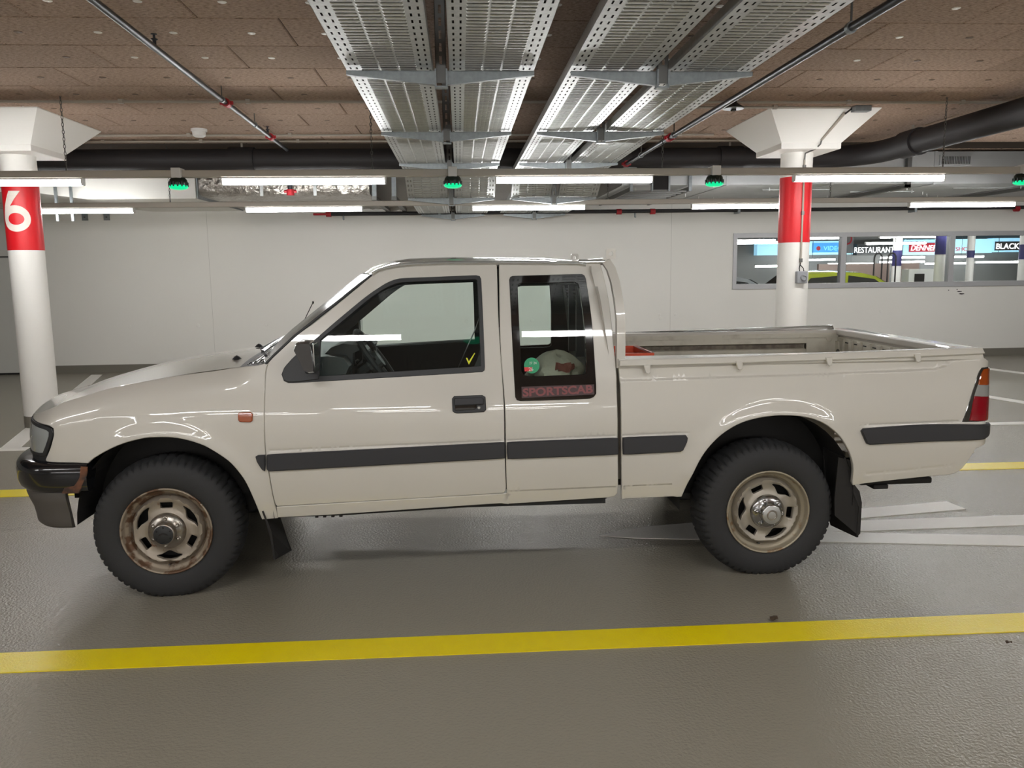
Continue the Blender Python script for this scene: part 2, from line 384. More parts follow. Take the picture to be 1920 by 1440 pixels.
# strip window
wn = MB(); f = .062
wn.box((WX0, WALLY-.03, WZ0), (WX1, WALLY+.09, WZ0+.085)); wn.box((WX0, WALLY-.03, WZ1-.075), (WX1, WALLY+.09, WZ1))
wn.box((WX0, WALLY-.03, WZ0+.085), (WX0+f, WALLY+.09, WZ1-.075)); wn.box((WX1-f, WALLY-.03, WZ0+.085), (WX1, WALLY+.09, WZ1-.075))
WN = struct(wn.out('window_1', M_ALU, origin=(WX0, WALLY, WZ0)))
MX = [6.485, 8.385, 10.29]
for x in MX: MB().box((x-.045, WALLY-.028, WZ0+.08), (x+.045, WALLY+.085, WZ1-.07)).out('mullion', M_ALU, WN)
xs = [WX0+f]+[v for x in MX for v in (x-.045, x+.045)]+[WX1-f]
for k in range(0, len(xs), 2):
    MB().box((xs[k], WALLY+.02, WZ0+.085), (xs[k+1], WALLY+.028, WZ1-.075)).out('pane', M_WGLASS, WN)

# ------------------------------------------------------------------ columns with flared heads
def column(cx, cy, label, cable=False):
    t = thing('column', label, 'column', (cx, cy, 0))
    R = .166; n = 40
    MB().lathe([(R+.004, .0), (R+.004, .12), (R, .122)], (cx, cy, 0), n=n).out('column_base', M_BASE, t, smooth=True)
    MB().lathe([(R, .12), (R, 2.80)], (cx, cy, 0), n=n).out('shaft', M_COLUMN, t, smooth=True)
    MB().lathe([(R, 1.838), (R+.0025, 1.84), (R+.0025, 2.53), (R, 2.532)], (cx, cy, 0), n=n).out('red_band', M_REDBAND, t, smooth=True)
    bw, bd, tw, td, z0, z1, z2 = .317, .36, .565, .68, 2.785, 2.845, CEIL+.004
    lv = [(bw-.008, bd-.008, z0), (bw, bd, z0+.006), (bw, bd, z1), (tw, td, z2-.012), (tw, td, z2)]
    V = []; F = [(0, 3, 2, 1)]
    for w, d, z in lv: V += [(cx-w, cy-d, z), (cx+w, cy-d, z), (cx+w, cy+d, z), (cx-w, cy+d, z)]
    for k in range(len(lv)-1): F += [(k*4+i, k*4+(i+1) % 4, k*4+4+(i+1) % 4, k*4+4+i) for i in range(4)]
    mk('flared_head', V, F, M_COLUMN, t)
    return t, R
LC = (-4.46, 8.76); RC = (3.665, 8.77)
ct, R = column(*LC, 'white concrete column with a red band carrying a big white number 6')
# numeral 6 wrapped on the band
def wrap(pts, R): return [(LC[0]+R*math.sin(a), LC[1]-R*math.cos(a), z) for a, z in pts]
def six():
    mb = MB(); R6 = R+.0055
    phi = math.atan2(-LC[0], LC[1])      # side of the column that faces the driving lane
    s0 = .018; k = .305/ .305
    c0 = phi-.40; zb = 2.153; rx, rz, hx, hz = .131, .131, .074, .059
    n = 48; V = []; F = []
    for j, (a, b, dz) in enumerate(((rx, rz, 0), (hx, hz, -.004))):
        for i in range(n):
            t = 2*PI*i/n; V.append((c0+a*math.cos(t)/R, zb+dz+b*math.sin(t)))
    F = [(i, (i+1) % n, n+(i+1) % n, n+i) for i in range(n)]
    mb.add(wrap(V, R6), F)
    L = [(-.131, 2.155), (-.129, 2.19), (-.122, 2.23), (-.108, 2.29), (-.083, 2.365), (-.066, 2.41), (-.046, 2.459)]
    Rr = [(-.078, 2.145), (-.072, 2.18), (-.062, 2.225), (-.046, 2.285), (.004, 2.37), (.029, 2.41), (.058, 2.459)]
    L, Rr = ([(q, z if z < 2.2 else 2.2+(z-2.2)*.87) for q, z in P] for P in (L, Rr))
    mm = 6; V = []; F = []
    for (xa, za), (xb, zb2) in zip(L, Rr):
        for q in range(mm+1): V.append((c0+(xa+(xb-xa)*q/mm)/R, za+(zb2-za)*q/mm))
    for i in range(len(L)-1):
        for q in range(mm): F.append((i*(mm+1)+q, i*(mm+1)+q+1, (i+1)*(mm+1)+q+1, (i+1)*(mm+1)+q))
    mb.add(wrap(V, R6+.0002), F)
    mb.out('number_6', M_LIGHTP, ct)
six()
ct2, _ = column(*RC, 'white column with a red band, grey conduit and switch box behind the truck bed')
def on_col(ang, z, r=.166+.012): return (RC[0]+r*math.sin(ang), RC[1]-r*math.cos(ang), z)
aa = -.33+.40
MB().tube([on_col(aa, 1.62), on_col(aa, 2.70)], .0105, 8).out('conduit', M_CONDUIT, ct2, smooth=True)
MB().tube([on_col(aa, 2.70), on_col(aa, 2.765, .19), (RC[0]+.06, RC[1]-.33, 2.79), (RC[0]+.085, RC[1]-.385, 2.83), (RC[0]+.09, RC[1]-.40, 2.87)], .008, 8).out('conduit', M_STRUT, ct2, smooth=True)
MB().tube([(RC[0]+.09, RC[1]-.395, 2.87), (RC[0]+.20, RC[1]-.66, 3.09)], .013, 8).out('conduit', M_CONDUIT, ct2, smooth=True)
MB().tube([(RC[0]+.20, RC[1]-.66, 3.08), (RC[0]+.24, RC[1]-.72, 3.12)], .009, 8).out('conduit', M_DARK, ct2, smooth=True)
for z in (1.64, 2.14, 2.62): MB().box(tuple(np.array(on_col(aa, z))-.014), tuple(np.array(on_col(aa, z+.012))+.014)).out('clip', M_STRUT, ct2)
MB().box((RC[0]+.24, RC[1]-.80, 3.085), (RC[0]+.40, RC[1]-.70, 3.135)).out('junction_box', M_ZINC2, ct2)
sb = MB(); p = on_col(aa+.06, 1.41, .166)
bx = sb.bbox((p[0]-.058, p[1]-.055, 1.40), (p[0]+.058, p[1]+.02, 1.53), .008).out('switch_box', M_GREYBOX, ct2)
MB().lathe([(.033, 0), (.033, -.018), (.026, -.024), (.02, -.012), (.0, -.012)], (p[0]+.01, p[1]-.055, 1.458), n=18, axis=1).out('rotary_knob', M_GREYBOX, bx, smooth=True)
for dx in (-.02, .025): MB().tube([(p[0]+dx, p[1]-.02, 1.53), (p[0]+dx-.01, p[1]-.03, 1.56), (p[0]-.015, p[1]-.012, 1.60), on_col(aa, 1.63)], .005, 6).out('cable', M_DARK, ct2)

# ------------------------------------------------------------------ lamp rails and tube lamps
def chain_mb(x, y, z0, z1):
    mb = MB(); z = z0; k = 0
    while z < z1:
        ax = (1, 0, 0) if k % 2 else (0, 1, 0); ww = .009; hh = .019
        pts = []
        for i in range(8):
            t = 2*PI*i/8; pts.append((x+ax[0]*ww*math.cos(t), y+ax[1]*ww*math.cos(t), z+hh+hh*math.sin(t)))
        mb.tube(pts+[pts[0]], .003, 4, cap=False); z += .031; k += 1
    return mb
tube0 = None
def rail(name_label, y, z, x0, x1, tubes, chains, hidden=False, group='tube lamps on the lamp rails', tl=None, sag=0):
    global tube0
    t = thing('lamp_rail', name_label, 'lamp rail', ((x0+x1)/2, y, z), 'suspended lamp rails')
    MB().bbox((x0, y-.042, z), (x1, y+.042, z+.062), .006).out('rail_body', M_RAIL, t)
    for cx in chains:
        chain_mb(cx, y, z+.10, CEIL).out('chain', M_STRUT, t)
        MB().cyl((cx, y, z+.06), (cx, y, z+.12), .008, .004, 6).out('hook', M_STRUT, t)
    for i, xa in enumerate(tubes):
        L = 1.465; c = (xa+L/2, y, z)
        if tube0 is None:
            tt = thing('tube_lamp', '', 'lamp', c, group)
            mb = MB(); prof = [(-.033, -.012), (-.033, -.046), (-.024, -.064), (.024, -.064), (.033, -.046), (.033, -.012)]
            mb.prism([(y+a, z+b) for a, b in prof], 0, xa+.012, xa+L-.012); mb.out('diffuser', M_TUBE, tt)
            MB().box((xa, y-.034, z-.014), (xa+L, y+.034, z)).out('housing', M_WHITEP, tt)
            for s in (xa, xa+L-.012): MB().prism([(y+a*1.04, z+b*1.02) for a, b in prof], 0, s, s+.012).out('end_cap', M_WHITEP, tt)
            tube0 = tt
            tt['label'] = tl(i)
        else:
            tt = copy_tree(tube0, Vector(c)-tube0.location, tl(i))
    return t
ordn = ['leftmost', 'second from left', 'third from left', 'fourth from left', 'fifth from left', 'sixth from left']
rail('long grey-white lamp rail nearer the truck, carrying the green indicators', 7.6, 2.435, -8.0, 9.0, [-4.786, -2.115, .345, 3.15, 5.95], [-3.46, -.77, 1.9, 4.60], tl=lambda i: f'{ordn[i]} glowing tube lamp on the front lamp rail')
rail('long grey-white lamp rail farther back, near the white wall', 10.6, 2.405, -8.0, 11.0, [-5.51, -2.675, .178, 3.04, 5.98, 8.6], [-3.6, 1.94, 4.9], tl=lambda i: f'{ordn[i]} glowing tube lamp on the rear lamp rail')
BEHIND = [(1.7, 2.435), (-4.3, 2.42), (-7.0, 2.42), (-10.0, 2.42)]
for (y, z), nm in zip(BEHIND, ('above the parking lane, out of view', 'behind the viewer', 'two rows behind the viewer', 'three rows behind the viewer')):
    rail('long lamp rail '+nm, y, z, -9.0, 11.0, [-7.2, -4.6, -1.93, .48, 3.15, 5.85, 8.5], [], tl=lambda i, nm=nm: 'glowing tube lamp on the lamp rail '+nm)
def indicator(x, label, y=7.55):
    t = thing('parking_indicator', label, 'indicator', (x, y, 2.43), 'green parking indicators on the front lamp rail')
    MB().bbox((x-.040, y-.045, 2.425), (x+.040, y+.095, 2.512), .004).out('bracket', M_WHITEP, t)
    MB().lathe([(.0, 2.432), (.06, 2.43), (.074, 2.412), (.079, 2.38), (.076, 2.356)], (x, y+.02, 0), n=22).out('housing', M_INDB, t, smooth=True)
    MB().lathe([(.076, 2.366), (.083, 2.358), (.082, 2.348), (.07, 2.336), (.045, 2.328), (.0, 2.326)], (x, y+.02, 0), n=22).out('light_ring', M_GREEN, t, smooth=True)
    mb = MB()
    for i in range(14):
        a = 2*PI*i/14; q = (x+.0795*math.cos(a), y+.02+.0795*math.sin(a)); mb.box((q[0]-.006, q[1]-.006, 2.350), (q[0]+.006, q[1]+.006, 2.39))
    mb.out('fins', M_INDB, t)
for x, l in ((-2.488, 'green-lit parking indicator above the truck hood, first from the left'), (-.043, 'green-lit parking indicator above the truck cab, under the cable trays'),
             (2.387, 'green-lit parking indicator just left of the right column'), (5.38, 'green-lit parking indicator cut by the right edge of the photo')):
    indicator(x, l)
indicator(.10, 'green-lit parking indicator on the rail above the parking lane, out of view', 1.65)

# ------------------------------------------------------------------ cable trays
TZ = 2.75
def tray_path(L0=1.6):
    return [(L0, TZ), (9.93, TZ), (10.42, 2.50), (13.4, 2.485)]
def tray(x0, label):
    P = tray_path(); w = .50
    seg = [0]
    for a, b in zip(P, P[1:]): seg.append(seg[-1]+math.hypot(b[0]-a[0], b[1]-a[1]))
    def at(s): return (float(np.interp(s, seg, [p[0] for p in P])), float(np.interp(s, seg, [p[1] for p in P])))
    t = thing('cable_tray', label, 'cable tray', (x0+w/2, 6, TZ), 'perforated cable trays under the ceiling')
    X = [0, .024, .034, .060, .070, .092, .16, .17, .190, .201, .247, .253, .299, .310, .33, .34, .408, .43, .44, .466, .476, .5]
    Y = [0, .007, .014, .038, .044, .052, .055, .057, .064, .088, .094]
    n = int(seg[-1]/.1); ys = sorted([k*.1+y for k in range(n) for y in Y]+[n*.1])
    V = []; F = []; nx = len(X)
    for s in ys:
        yy, zz = at(s); V += [(x0+x, yy, zz) for x in X]
    slotc = {1, 3, 17, 19}; long_ = {5, 6, 7, 9, 10, 11, 13, 14, 15}
    for j in range(len(ys)-1):
        k, jj = divmod(j, 11)
        for i in range(nx-1):
            if i in slotc and jj in (1, 2, 3, 4): continue
            if jj in (1, 7) and i in long_: continue
            if jj in (3, 9):
                row = 2*k+(jj == 9)
                if i == 10 and row % 6 > 1: continue
                if i in (6, 14) and row % 6 <= 1: continue
            F.append((j*nx+i, j*nx+nx+i, j*nx+nx+i+1, j*nx+i+1))
    mk('perforated_sheet', V, F, M_ZINC, t)
    mb = MB(); rv = []; rf = []
    for k in range(int(n*2)):
        s = k*.05+.016
        y0, z0 = at(s); y1, z1 = at(s+.020)
        for a, b in ((.09, .192), (.199, .301), (.308, .41)):
            d = .0045; q = len(rv); dy = (y1-y0)*.25
            rv += [(x0+a, y0, z0), (x0+b, y0, z0), (x0+b, y1, z1), (x0+a, y1, z1), (x0+a+.008, y0+dy, z0-d), (x0+b-.008, y0+dy, z0-d), (x0+b-.008, y1-dy, z1-d), (x0+a+.008, y1-dy, z1-d)]
            rf += [tuple(q+i for i in f) for f in ((4,7,6,5), (0,4,5,1), (1,5,6,2), (2,6,7,3), (3,7,4,0))]
    o = mk('embossed_ribs', rv, rf, M_ZINC, t); o['kind'] = 'stuff'
    for xx in (x0, x0+w-.0015):
        sv = MB()
        for (ya, za), (yb, zb) in zip(P, P[1:]):
            sv.add([(xx, ya, za), (xx, yb, zb), (xx, yb, zb+.06), (xx, ya, za+.06), (xx+.0015, ya, za), (xx+.0015, yb, zb), (xx+.0015, yb, zb+.06), (xx+.0015, ya, za+.06)],
                   [(0,1,2,3), (7,6,5,4), (0,4,5,1), (3,2,6,7)])
        sv.out('side_wall', M_ZINC, t)
for x0, l in ((-.632, 'perforated galvanised cable tray, leftmost of the four'), (-.035, 'perforated galvanised cable tray, second from left of four'),
              (.672, 'perforated galvanised cable tray, third from left of four'), (1.272, 'perforated galvanised cable tray, rightmost of the four')): tray(x0, l)
# loose cables lying in the trays
M_CAB = mat('dark_cable', srgb(52, 50, 50), .6)
for x0, nm in ((-.632, 'leftmost'), (-.035, 'second'), (.672, 'third'), (1.272, 'rightmost')):
    t = thing('cable_bundle', f'dark cables lying in the {nm} cable tray, seen through its slots', 'cable', (x0+.25, 5.8, TZ+.02), 'cables in the trays')
    for q in range(13):
        xx = x0+.024+.0375*q
        MB().tube([(xx+.003*math.sin(y*1.3+q), y, TZ+.026+.004*math.sin(q*2.1+y)) for y in np.arange(1.7, 9.9, .9)], .0195, 6).out('cable', M_CAB, t)
ARM = None
def bracket(xc, y, z, zc, label, half=.545, wall=False):
    t = thing('tray_bracket', label, 'bracket', (xc, y, z), 'cantilever brackets carrying the cable trays')
    hw = .031
    # slotted post hanging from the ceiling
    V = []; F = []; zs = [z-.075]
    zz = z+.03
    while zz < zc-.05: zs += [zz, zz+.045]; zz += .07
    zs.append(zc); X = [-hw, -.008, .008, hw]
    for q in zs: V += [(xc+x, y-.02, q) for x in X]
    for k in range(len(zs)-1):
        for i in range(3):
            if i == 1 and k % 2 == 1: continue
            F.append((k*4+i, k*4+i+1, k*4+5+i, k*4+4+i))
    pm_ = MB(); pm_.add(V, F); pm_.box((xc-hw, y-.02, zs[0]), (xc-hw+.003, y+.02, zc)); pm_.box((xc+hw-.003, y-.02, zs[0]), (xc+hw, y+.02, zc))
    pm_.out('slotted_post', M_STRUT, t)
    for s in (-1, 1):
        a = MB(); r, e = xc+s*hw, xc+s*half
        a.prism([(r, z-.004), (e, z-.004), (e, z-.022), (r, z-.078)], 1, y-.003, y)
        a.box((min(r, e), y-.003, z-.006), (max(r, e), y+.035, z-.002))
        a.prism([(r, z-.078), (e, z-.022), (e, z-.026), (r, z-.082)], 1, y-.003, y+.03)
        a.out('arm', M_ZINC2, t)
        for xx in (r+s*.03, r+s*.42): MB().cyl((xx, y+.015, z-.012), (xx, y+.015, z+.006), .007, n=6).out('bolt', M_STRUT, t)
    c = MB()
    c.box((xc-hw-.006, y-.03, z-.095), (xc-hw+.004, y+.03, z+.004)); c.box((xc+hw-.004, y-.03, z-.095), (xc+hw+.006, y+.03, z+.004)); c.box((xc-hw-.006, y-.03, z-.1), (xc+hw+.006, y+.03, z-.092))
    c.out('clamp', M_ZINC2, t)
for k, (y, z, zc, hf) in enumerate(((4.92, TZ, CEIL, .545), (7.03, TZ, CEIL, .545), (9.06, TZ, CEIL, .545), (10.46, 2.50, CEIL, .545), (13.2, 2.48, CEIL, .5))):
    nn = ['nearest', 'second', 'third', 'fourth', 'farthest'][k]
    bracket(-.083, y, z-.012, zc, f'{nn} cantilever bracket under the left pair of cable trays', hf)
    bracket(1.222, y, z-.012, zc, f'{nn} cantilever bracket under the right pair of cable trays', hf)

# ------------------------------------------------------------------ pipes and conduits under the ceiling
def pipe_thing(name, label, path, r, m, cat='pipe', group=None, n=14):
    t = thing(name, label, cat, path[0], group)
    MB().tube(path, r, n).out('pipe_run', m, t, smooth=True)
    return t
def arc(c, r, a0, a1, z, n=8): return [(c[0]+r*math.cos(a0+(a1-a0)*i/n), c[1]+r*math.sin(a0+(a1-a0)*i/n), z) for i in range(n+1)]
t = pipe_thing('drain_pipe', 'thick black drain pipe under the ceiling, bending towards the viewer at right', [(-9, 10.28, 2.94), (-2, 10.28, 2.94), (4.42, 10.28, 2.94)]+arc((4.42, 9.58), .70, PI/2, 0, 2.94)+[(5.12, 1.0, 2.94)], .130, M_PIPEB, n=28)
for c, d in (((-2.6, 10.28), 0), ((3.43, 10.28), 0), ((5.12, 9.08), 1), ((-7.5, 10.28), 0)):
    h = .15 if d == 0 else .16
    a = (c[0]-h, c[1], 2.94) if d == 0 else (c[0], c[1]-h, 2.94); b = (c[0]+h, c[1], 2.94) if d == 0 else (c[0], c[1]+h, 2.94)
    MB().tube([a, b], .150, 28).out('collar', M_PIPEB, t, smooth=True)
    MB().cyl((c[0], c[1], 3.0), (c[0], c[1], CEIL), .014, n=8).out('hanger', M_CONDUIT, t)
# left sprinkler pipe
t = pipe_thing('sprinkler_pipe', 'thin dark steel sprinkler pipe running back under the ceiling at left', [(-1.86, 2.0, 3.03), (-2.022, 10.12, 3.03)], .021, M_PIPES)
def lp(y): return -1.86-.162*(y-2)/8.2
for y in (7.35, 9.15):
    MB().tube([(lp(y), y-.04, 3.03), (lp(y), y+.04, 3.03)], .036, 14).out('coupling', M_COUPL, t, smooth=True)
    MB().box((lp(y)-.055, y-.012, 3.015), (lp(y)+.055, y+.012, 3.045)).out('coupling_bolt', M_COUPL, t)
for y in (5.6, 9.0):
    MB().lathe([(.012, 3.05), (.012, 3.075), (.022, 3.08), (.022, 3.085), (.008, 3.088), (.008, 3.11), (.02, 3.112), (.02, 3.116)], (lp(y), y, 0), n=10).out('sprinkler_head', M_PIPES, t)
for y in (7.2, 8.4):
    MB().cyl((lp(y), y, 3.04), (lp(y), y, CEIL), .005, n=6).out('hanger_rod', M_STRUT, t); MB().tube([(lp(y), y-.015, 3.03), (lp(y), y+.015, 3.03)], .027, 12).out('clip', M_ZINC2, t)
# right sprinkler pipe
t = pipe_thing('sprinkler_pipe', 'thin dark steel sprinkler pipe beside the right-hand cable tray', [(2.11, 2.0, 2.83), (2.04, 9.95, 2.83)], .023, M_PIPES)
def rp(y): return 2.11-.07*(y-2)/7.95
for y in (7.95, 9.93):
    MB().tube([(rp(y), y-.04, 2.83), (rp(y), y+.04, 2.83)], .038, 14).out('coupling', M_COUPL, t, smooth=True)
    MB().box((rp(y)-.056, y-.012, 2.815), (rp(y)+.056, y+.012, 2.845)).out('coupling_bolt', M_COUPL, t)
for y in (4.36, 7.8, 9.15):
    MB().cyl((rp(y), y, 2.84), (rp(y), y, CEIL), .006, n=6).out('hanger_rod', M_STRUT, t); MB().tube([(rp(y), y-.016, 2.83), (rp(y), y+.016, 2.83)], .031, 12).out('clip', M_ZINC2, t)
o = MB().lathe([(.0, 2.785), (.012, 2.78), (.085, 2.772), (.088, 2.768), (.0, 2.762)], (2.06, 9.82, 0), n=26).out('sprinkler_plate', M_ZINC2, smooth=True)
tag(o, 'round pale sprinkler plate hanging at the end of the right sprinkler pipe', 'sprinkler')
t = thing('cone_fitting', 'black cone-shaped fitting with pale round underside under the ceiling boards', 'fitting', (2.6, 7.72, 3.0))
MB().lathe([(.025, CEIL), (.03, 3.11), (.055, 3.09), (.095, 3.065), (.098, 3.058)], (2.6, 7.72, 0), n=26).out('cone', M_PIPEB, t, smooth=True)
MB().lathe([(.098, 3.058), (.095, 3.052), (.02, 3.048), (.0, 3.047)], (2.6, 7.72, 0), n=26).out('underside', M_ZINC2, t, smooth=True)
MB().box((2.58, 7.70, 3.035), (2.62, 7.74, 3.048)).out('sensor', M_DARK, t)
# conduits on the boards
def conduit(y, x0, x1, label, step=1.12, z=3.118, ph=.4):
    t = thing('conduit', label, 'conduit', (x0, y, z), 'thin grey conduits clipped to the ceiling')
    MB().tube([(x0, y, z), (x1, y, z)], .0125, 8).out('conduit_run', M_CONDUIT, t, smooth=True)
    x = x0+ph
    while x < x1:
        MB().box((x-.02, y-.018, z-.016), (x+.02, y+.018, CEIL-.0005)).out('clip', M_CONDUIT, t); x += step
conduit(7.74, -9, 9, 'thin grey conduit across the ceiling, nearest of the four')
conduit(7.98, 1.75, 3.85, 'short grey conduit on the ceiling ending at the right column head', .95)
conduit(9.58, -9, 3.0, 'thin grey conduit across the ceiling just before the black drain pipe')
conduit(10.02, -9, 3.6, 'thin grey conduit across the ceiling above the black drain pipe')
t = thing('smoke_detector', 'round white smoke detector on the ceiling boards', 'detector', (-2.80, 9.3, 3.1))
MB().lathe([(.085, CEIL+.004), (.085, 3.115), (.08, 3.11)], (-2.80, 9.3, 0), n=22).out('base', M_WHITEP, t, smooth=True)
MB().lathe([(.072, 3.11), (.068, 3.07), (.05, 3.055), (.0, 3.053)], (-2.80, 9.3, 0), n=22).out('chamber', M_WHITEP, t, smooth=True)
# pipe along the back wall
t = pipe_thing('wall_pipe', 'black sprinkler pipe along the top of the white wall', [(-2.1, 13.28, 2.49), (12, 13.28, 2.52)], .030, M_PIPEB)
for x in (-2.06, 2.614, 3.17, 9.37): MB().tube([(x-.04, 13.28, 2.492), (x+.04, 13.28, 2.492)], .046, 14).out('coupling', M_COUPL, t, smooth=True)
MB().tube([(-2.3, 13.28, 2.49), (-2.1, 13.28, 2.49)], .018, 8).out('drain_branch', M_COUPL, t)
for x in (-1.83, 2.88, 5.4): MB().tube([(x, 13.28, 2.47), (x, 13.28, 2.41), (x+.01, 13.28, 2.40)], .014, 8).out('pipe_outlet', M_ZINC2, t)
for x in (-.3, 4.6, 7.6): MB().box((x-.02, 13.24, 2.45), (x+.02, 13.45, 2.54)).out('wall_clip', M_ZINC2, t)

# ------------------------------------------------------------------ bulkheads and ducts in front of the back wall
o = MB().prism([(-9.5, CEIL+.003), (-9.5, 2.80), (-5.46, 2.643), (-4.84, 2.56), (-3.455, 2.56), (-3.455, CEIL+.003)], 1, 11.15, 13.44).out('bulkhead', M_WALL); tag(o, 'plain white boxed bulkhead under the ceiling behind the left column', 'bulkhead')
t = thing('foil_duct', 'ventilation duct wrapped in wrinkled silver foil behind the lamp rails', 'duct', (-2.3, 12, 2.58))
def foil():
    G = []; rnd = random.Random(3)
    for i in range(45):
        x = -3.43+2.25*i/44
        prof = [(11.22, CEIL-.002), (11.2, 2.98), (11.19, 2.86), (11.19, 2.76), (11.2, 2.68), (11.24, 2.625), (11.32, 2.60), (11.6, 2.595), (12.2, 2.59), (13.0, 2.58), (13.43, 2.575)]
        G.append([(x+rnd.uniform(-.006, .006), y+rnd.uniform(-.014, .014), z+rnd.uniform(-.012, .012)) for y, z in prof])
    return G
MB().grid(foil()).out('foil_wrap', M_FOIL, t, smooth=True)
MB().box((-3.445, 11.17, 2.56), (-3.43, 13.43, CEIL-.002)).out('end_plate', M_ZINC2, t)
for x in (-2.6, -1.9): MB().box((x-.02, 11.165, 2.59), (x+.02, 11.18, CEIL)).out('tape_strip', M_ZINC, t)
t = pipe_thing('riser_pipe', 'short dark vertical pipe with red cap in front of the foil duct', [(-2.2, 11.05, CEIL), (-2.2, 11.05, 2.63)], .033, M_PIPES)
MB().tube([(-2.2, 11.05, 2.66), (-2.2, 11.05, 2.585)], .05, 12).out('red_cap', M_COUPL, t, smooth=True)
MB().tube([(-2.28, 11.05, 2.635), (-2.12, 11.05, 2.635)], .018, 8).out('cap_handle', M_COUPL, t)
for x, l in ((-5.205, 'slotted steel strut hanging before the white wall, left of the pair'), (-5.012, 'slotted steel strut hanging before the white wall, right of the pair')):
    o = MB().box((x-.016, 11.06, 2.275), (x+.016, 11.09, CEIL)).out('strut', M_ZINC2); tag(o, l, 'strut', 'hanging struts at left')
for x, l in ((-5.90, 'small steel bracket plate on the white wall, left of the pair'), (-5.565, 'small steel bracket plate on the white wall, right of the pair')):
    t = thing('wall_plate', l, 'bracket', (x, WALLY, 2.37), 'steel plates high on the back wall')
    MB().box((x-.045, WALLY-.02, 2.43), (x+.045, WALLY-.004, 2.545)).out('plate', M_ZINC2, t); MB().cyl((x, WALLY-.02, 2.48), (x, WALLY-.03, 2.48), .014, n=8).out('bolt', M_STRUT, t)
    MB().box((x-.06, WALLY-.05, 2.54), (x+.06, WALLY-.004, 2.552)).out('flange', M_ZINC2, t)
# two struts carrying the tray feet left of the trays
for x, l in ((-1.125, 'dark steel support strut left of the cable trays, slanting back'), (-.86, 'dark steel support strut right beside the left cable tray')):
    t = thing('support_strut', l, 'strut', (x, 11.3, 2.6), 'support struts beside the trays')
    MB().box((x-.03, 11.25, 2.55), (x+.03, 11.31, CEIL)).out('upright', M_ZINC2, t); MB().box((x-.035, 11.2, 2.53), (x+.035, 13.4, 2.58)).out('cross_arm', M_STRUT, t)
# big sheet-metal duct at right
t = thing('ventilation_duct', 'wide galvanised sheet-metal duct along the back wall at right', 'duct', (7, 12, 2.7))
dx = [2.2, 3.65, 5.1, 6.55, 8.0, 9.45, 10.9]
for a, b in zip(dx, dx[1:]):
    MB().box((a+.004, 11.0, 2.685), (b-.004, 13.42, 3.115)).out('duct_section', M_DUCT, t)
    MB().box((b-.02, 10.985, 2.675), (b+.02, 13.42, 3.12)).out('flange', M_DUCT, t)
for k in range(24):
    x = 2.5+k*.33+random.uniform(-.1, .1); y = 11.3+(k*37 % 17)/17*1.9
    MB().cyl((x, y, 2.64), (x, y, 2.69), .006, n=5).out('screw_tip', M_WHITEP, t)
for xa, xb, y in ((2.5, 3.4, 12.0), (4.4, 5.4, 11.7), (5.9, 6.9, 12.1), (7.2, 8.1, 11.6), (8.5, 9.4, 12.0)):
    MB().box((xa, y, 2.674), (xb, y+.02, 2.69)).out('stiffener', M_ZINC, t)
vg = MB().box((6.60, 10.975, 2.925), (7.06, 11.0, 3.065)).out('vent_grille', M_DUCT, t)
MB().box((6.625, 10.972, 2.945), (7.035, 10.98, 3.045)).out('opening', M_DARK, vg)
sl = MB()
for k in range(18): x = 6.635+k*.0228; sl.box((x, 10.962, 2.945), (x+.008, 10.975, 3.045))
sl.out('slats', M_DUCT, vg)
for x, l in ((6.15, 'grey strut frame holding the duct, left of the two at right'), (8.17, 'grey strut frame holding the duct, right of the two at right')):
    t = thing('duct_hanger', l, 'hanger', (x, 11, 2.65), 'strut frames under the duct')
    MB().box((x-.03, 10.93, 2.63), (x+.03, 10.98, CEIL)).out('upright', M_STRUT, t); MB().box((x-.03, 10.93, 2.625), (x+.03, 13.42, 2.672)).out('cross_arm', M_STRUT, t)
# cable ladder beside the duct
t = thing('cable_ladder', 'steel cable ladder with uprights between trays and duct', 'cable ladder', (2.75, 12, 2.62))
for x in (2.32, 3.12):
    MB().box((x-.015, 10.95, 2.60), (x+.015, 13.4, 2.66)).out('side_rail', M_STRUT, t)
    MB().box((x-.02, 10.93, 2.60), (x+.02, 10.97, CEIL)).out('upright', M_ZINC2, t)
for k in range(9): MB().box((2.32, 11.05+k*.27, 2.60), (3.12, 11.09+k*.27, 2.62)).out('rung', M_STRUT, t)
MB().box((2.62, 10.93, 2.62), (2.82, 10.96, 2.95)).out('dark_panel', M_DARK, t)
for x in (2.60, 2.83): MB().box((x-.012, 10.92, 2.60), (x+.012, 10.97, CEIL)).out('upright', M_ZINC2, t)

# ------------------------------------------------------------------ truck: body surface and panel outlines in metres
YS=3.87; YC=4.72
def pchip(xs,ys):
    xs=np.array(xs,float);ys=np.array(ys,float);h=np.diff(xs);d=np.diff(ys)/h
    m=np.zeros(len(xs))
    for i in range(1,len(xs)-1):
        if d[i-1]*d[i]>0:
            w1=2*h[i]+h[i-1];w2=h[i]+2*h[i-1]
            m[i]=(w1+w2)/(w1/d[i-1]+w2/d[i])
    m[0]=d[0];m[-1]=d[-1]
    def f(x):
        x=np.clip(np.asarray(x,float),xs[0],xs[-1])
        i=np.clip(np.searchsorted(xs,x)-1,0,len(xs)-2)
        t=(x-xs[i])/h[i]
        return ((1+2*t)*(1-t)**2)*ys[i]+t*(1-t)**2*h[i]*m[i]+t*t*(3-2*t)*ys[i+1]+t*t*(t-1)*h[i]*m[i+1]
    return f
CAB=pchip([.25,.35,.42,.52,.62,.72,.80,.90,.97,1.04,1.11,1.2,1.3,1.4,1.5,1.6,1.72],[.075,.05,.03,.012,.003,0,.001,.008,.02,.037,.057,.081,.1085,.138,.17,.2045,.249])
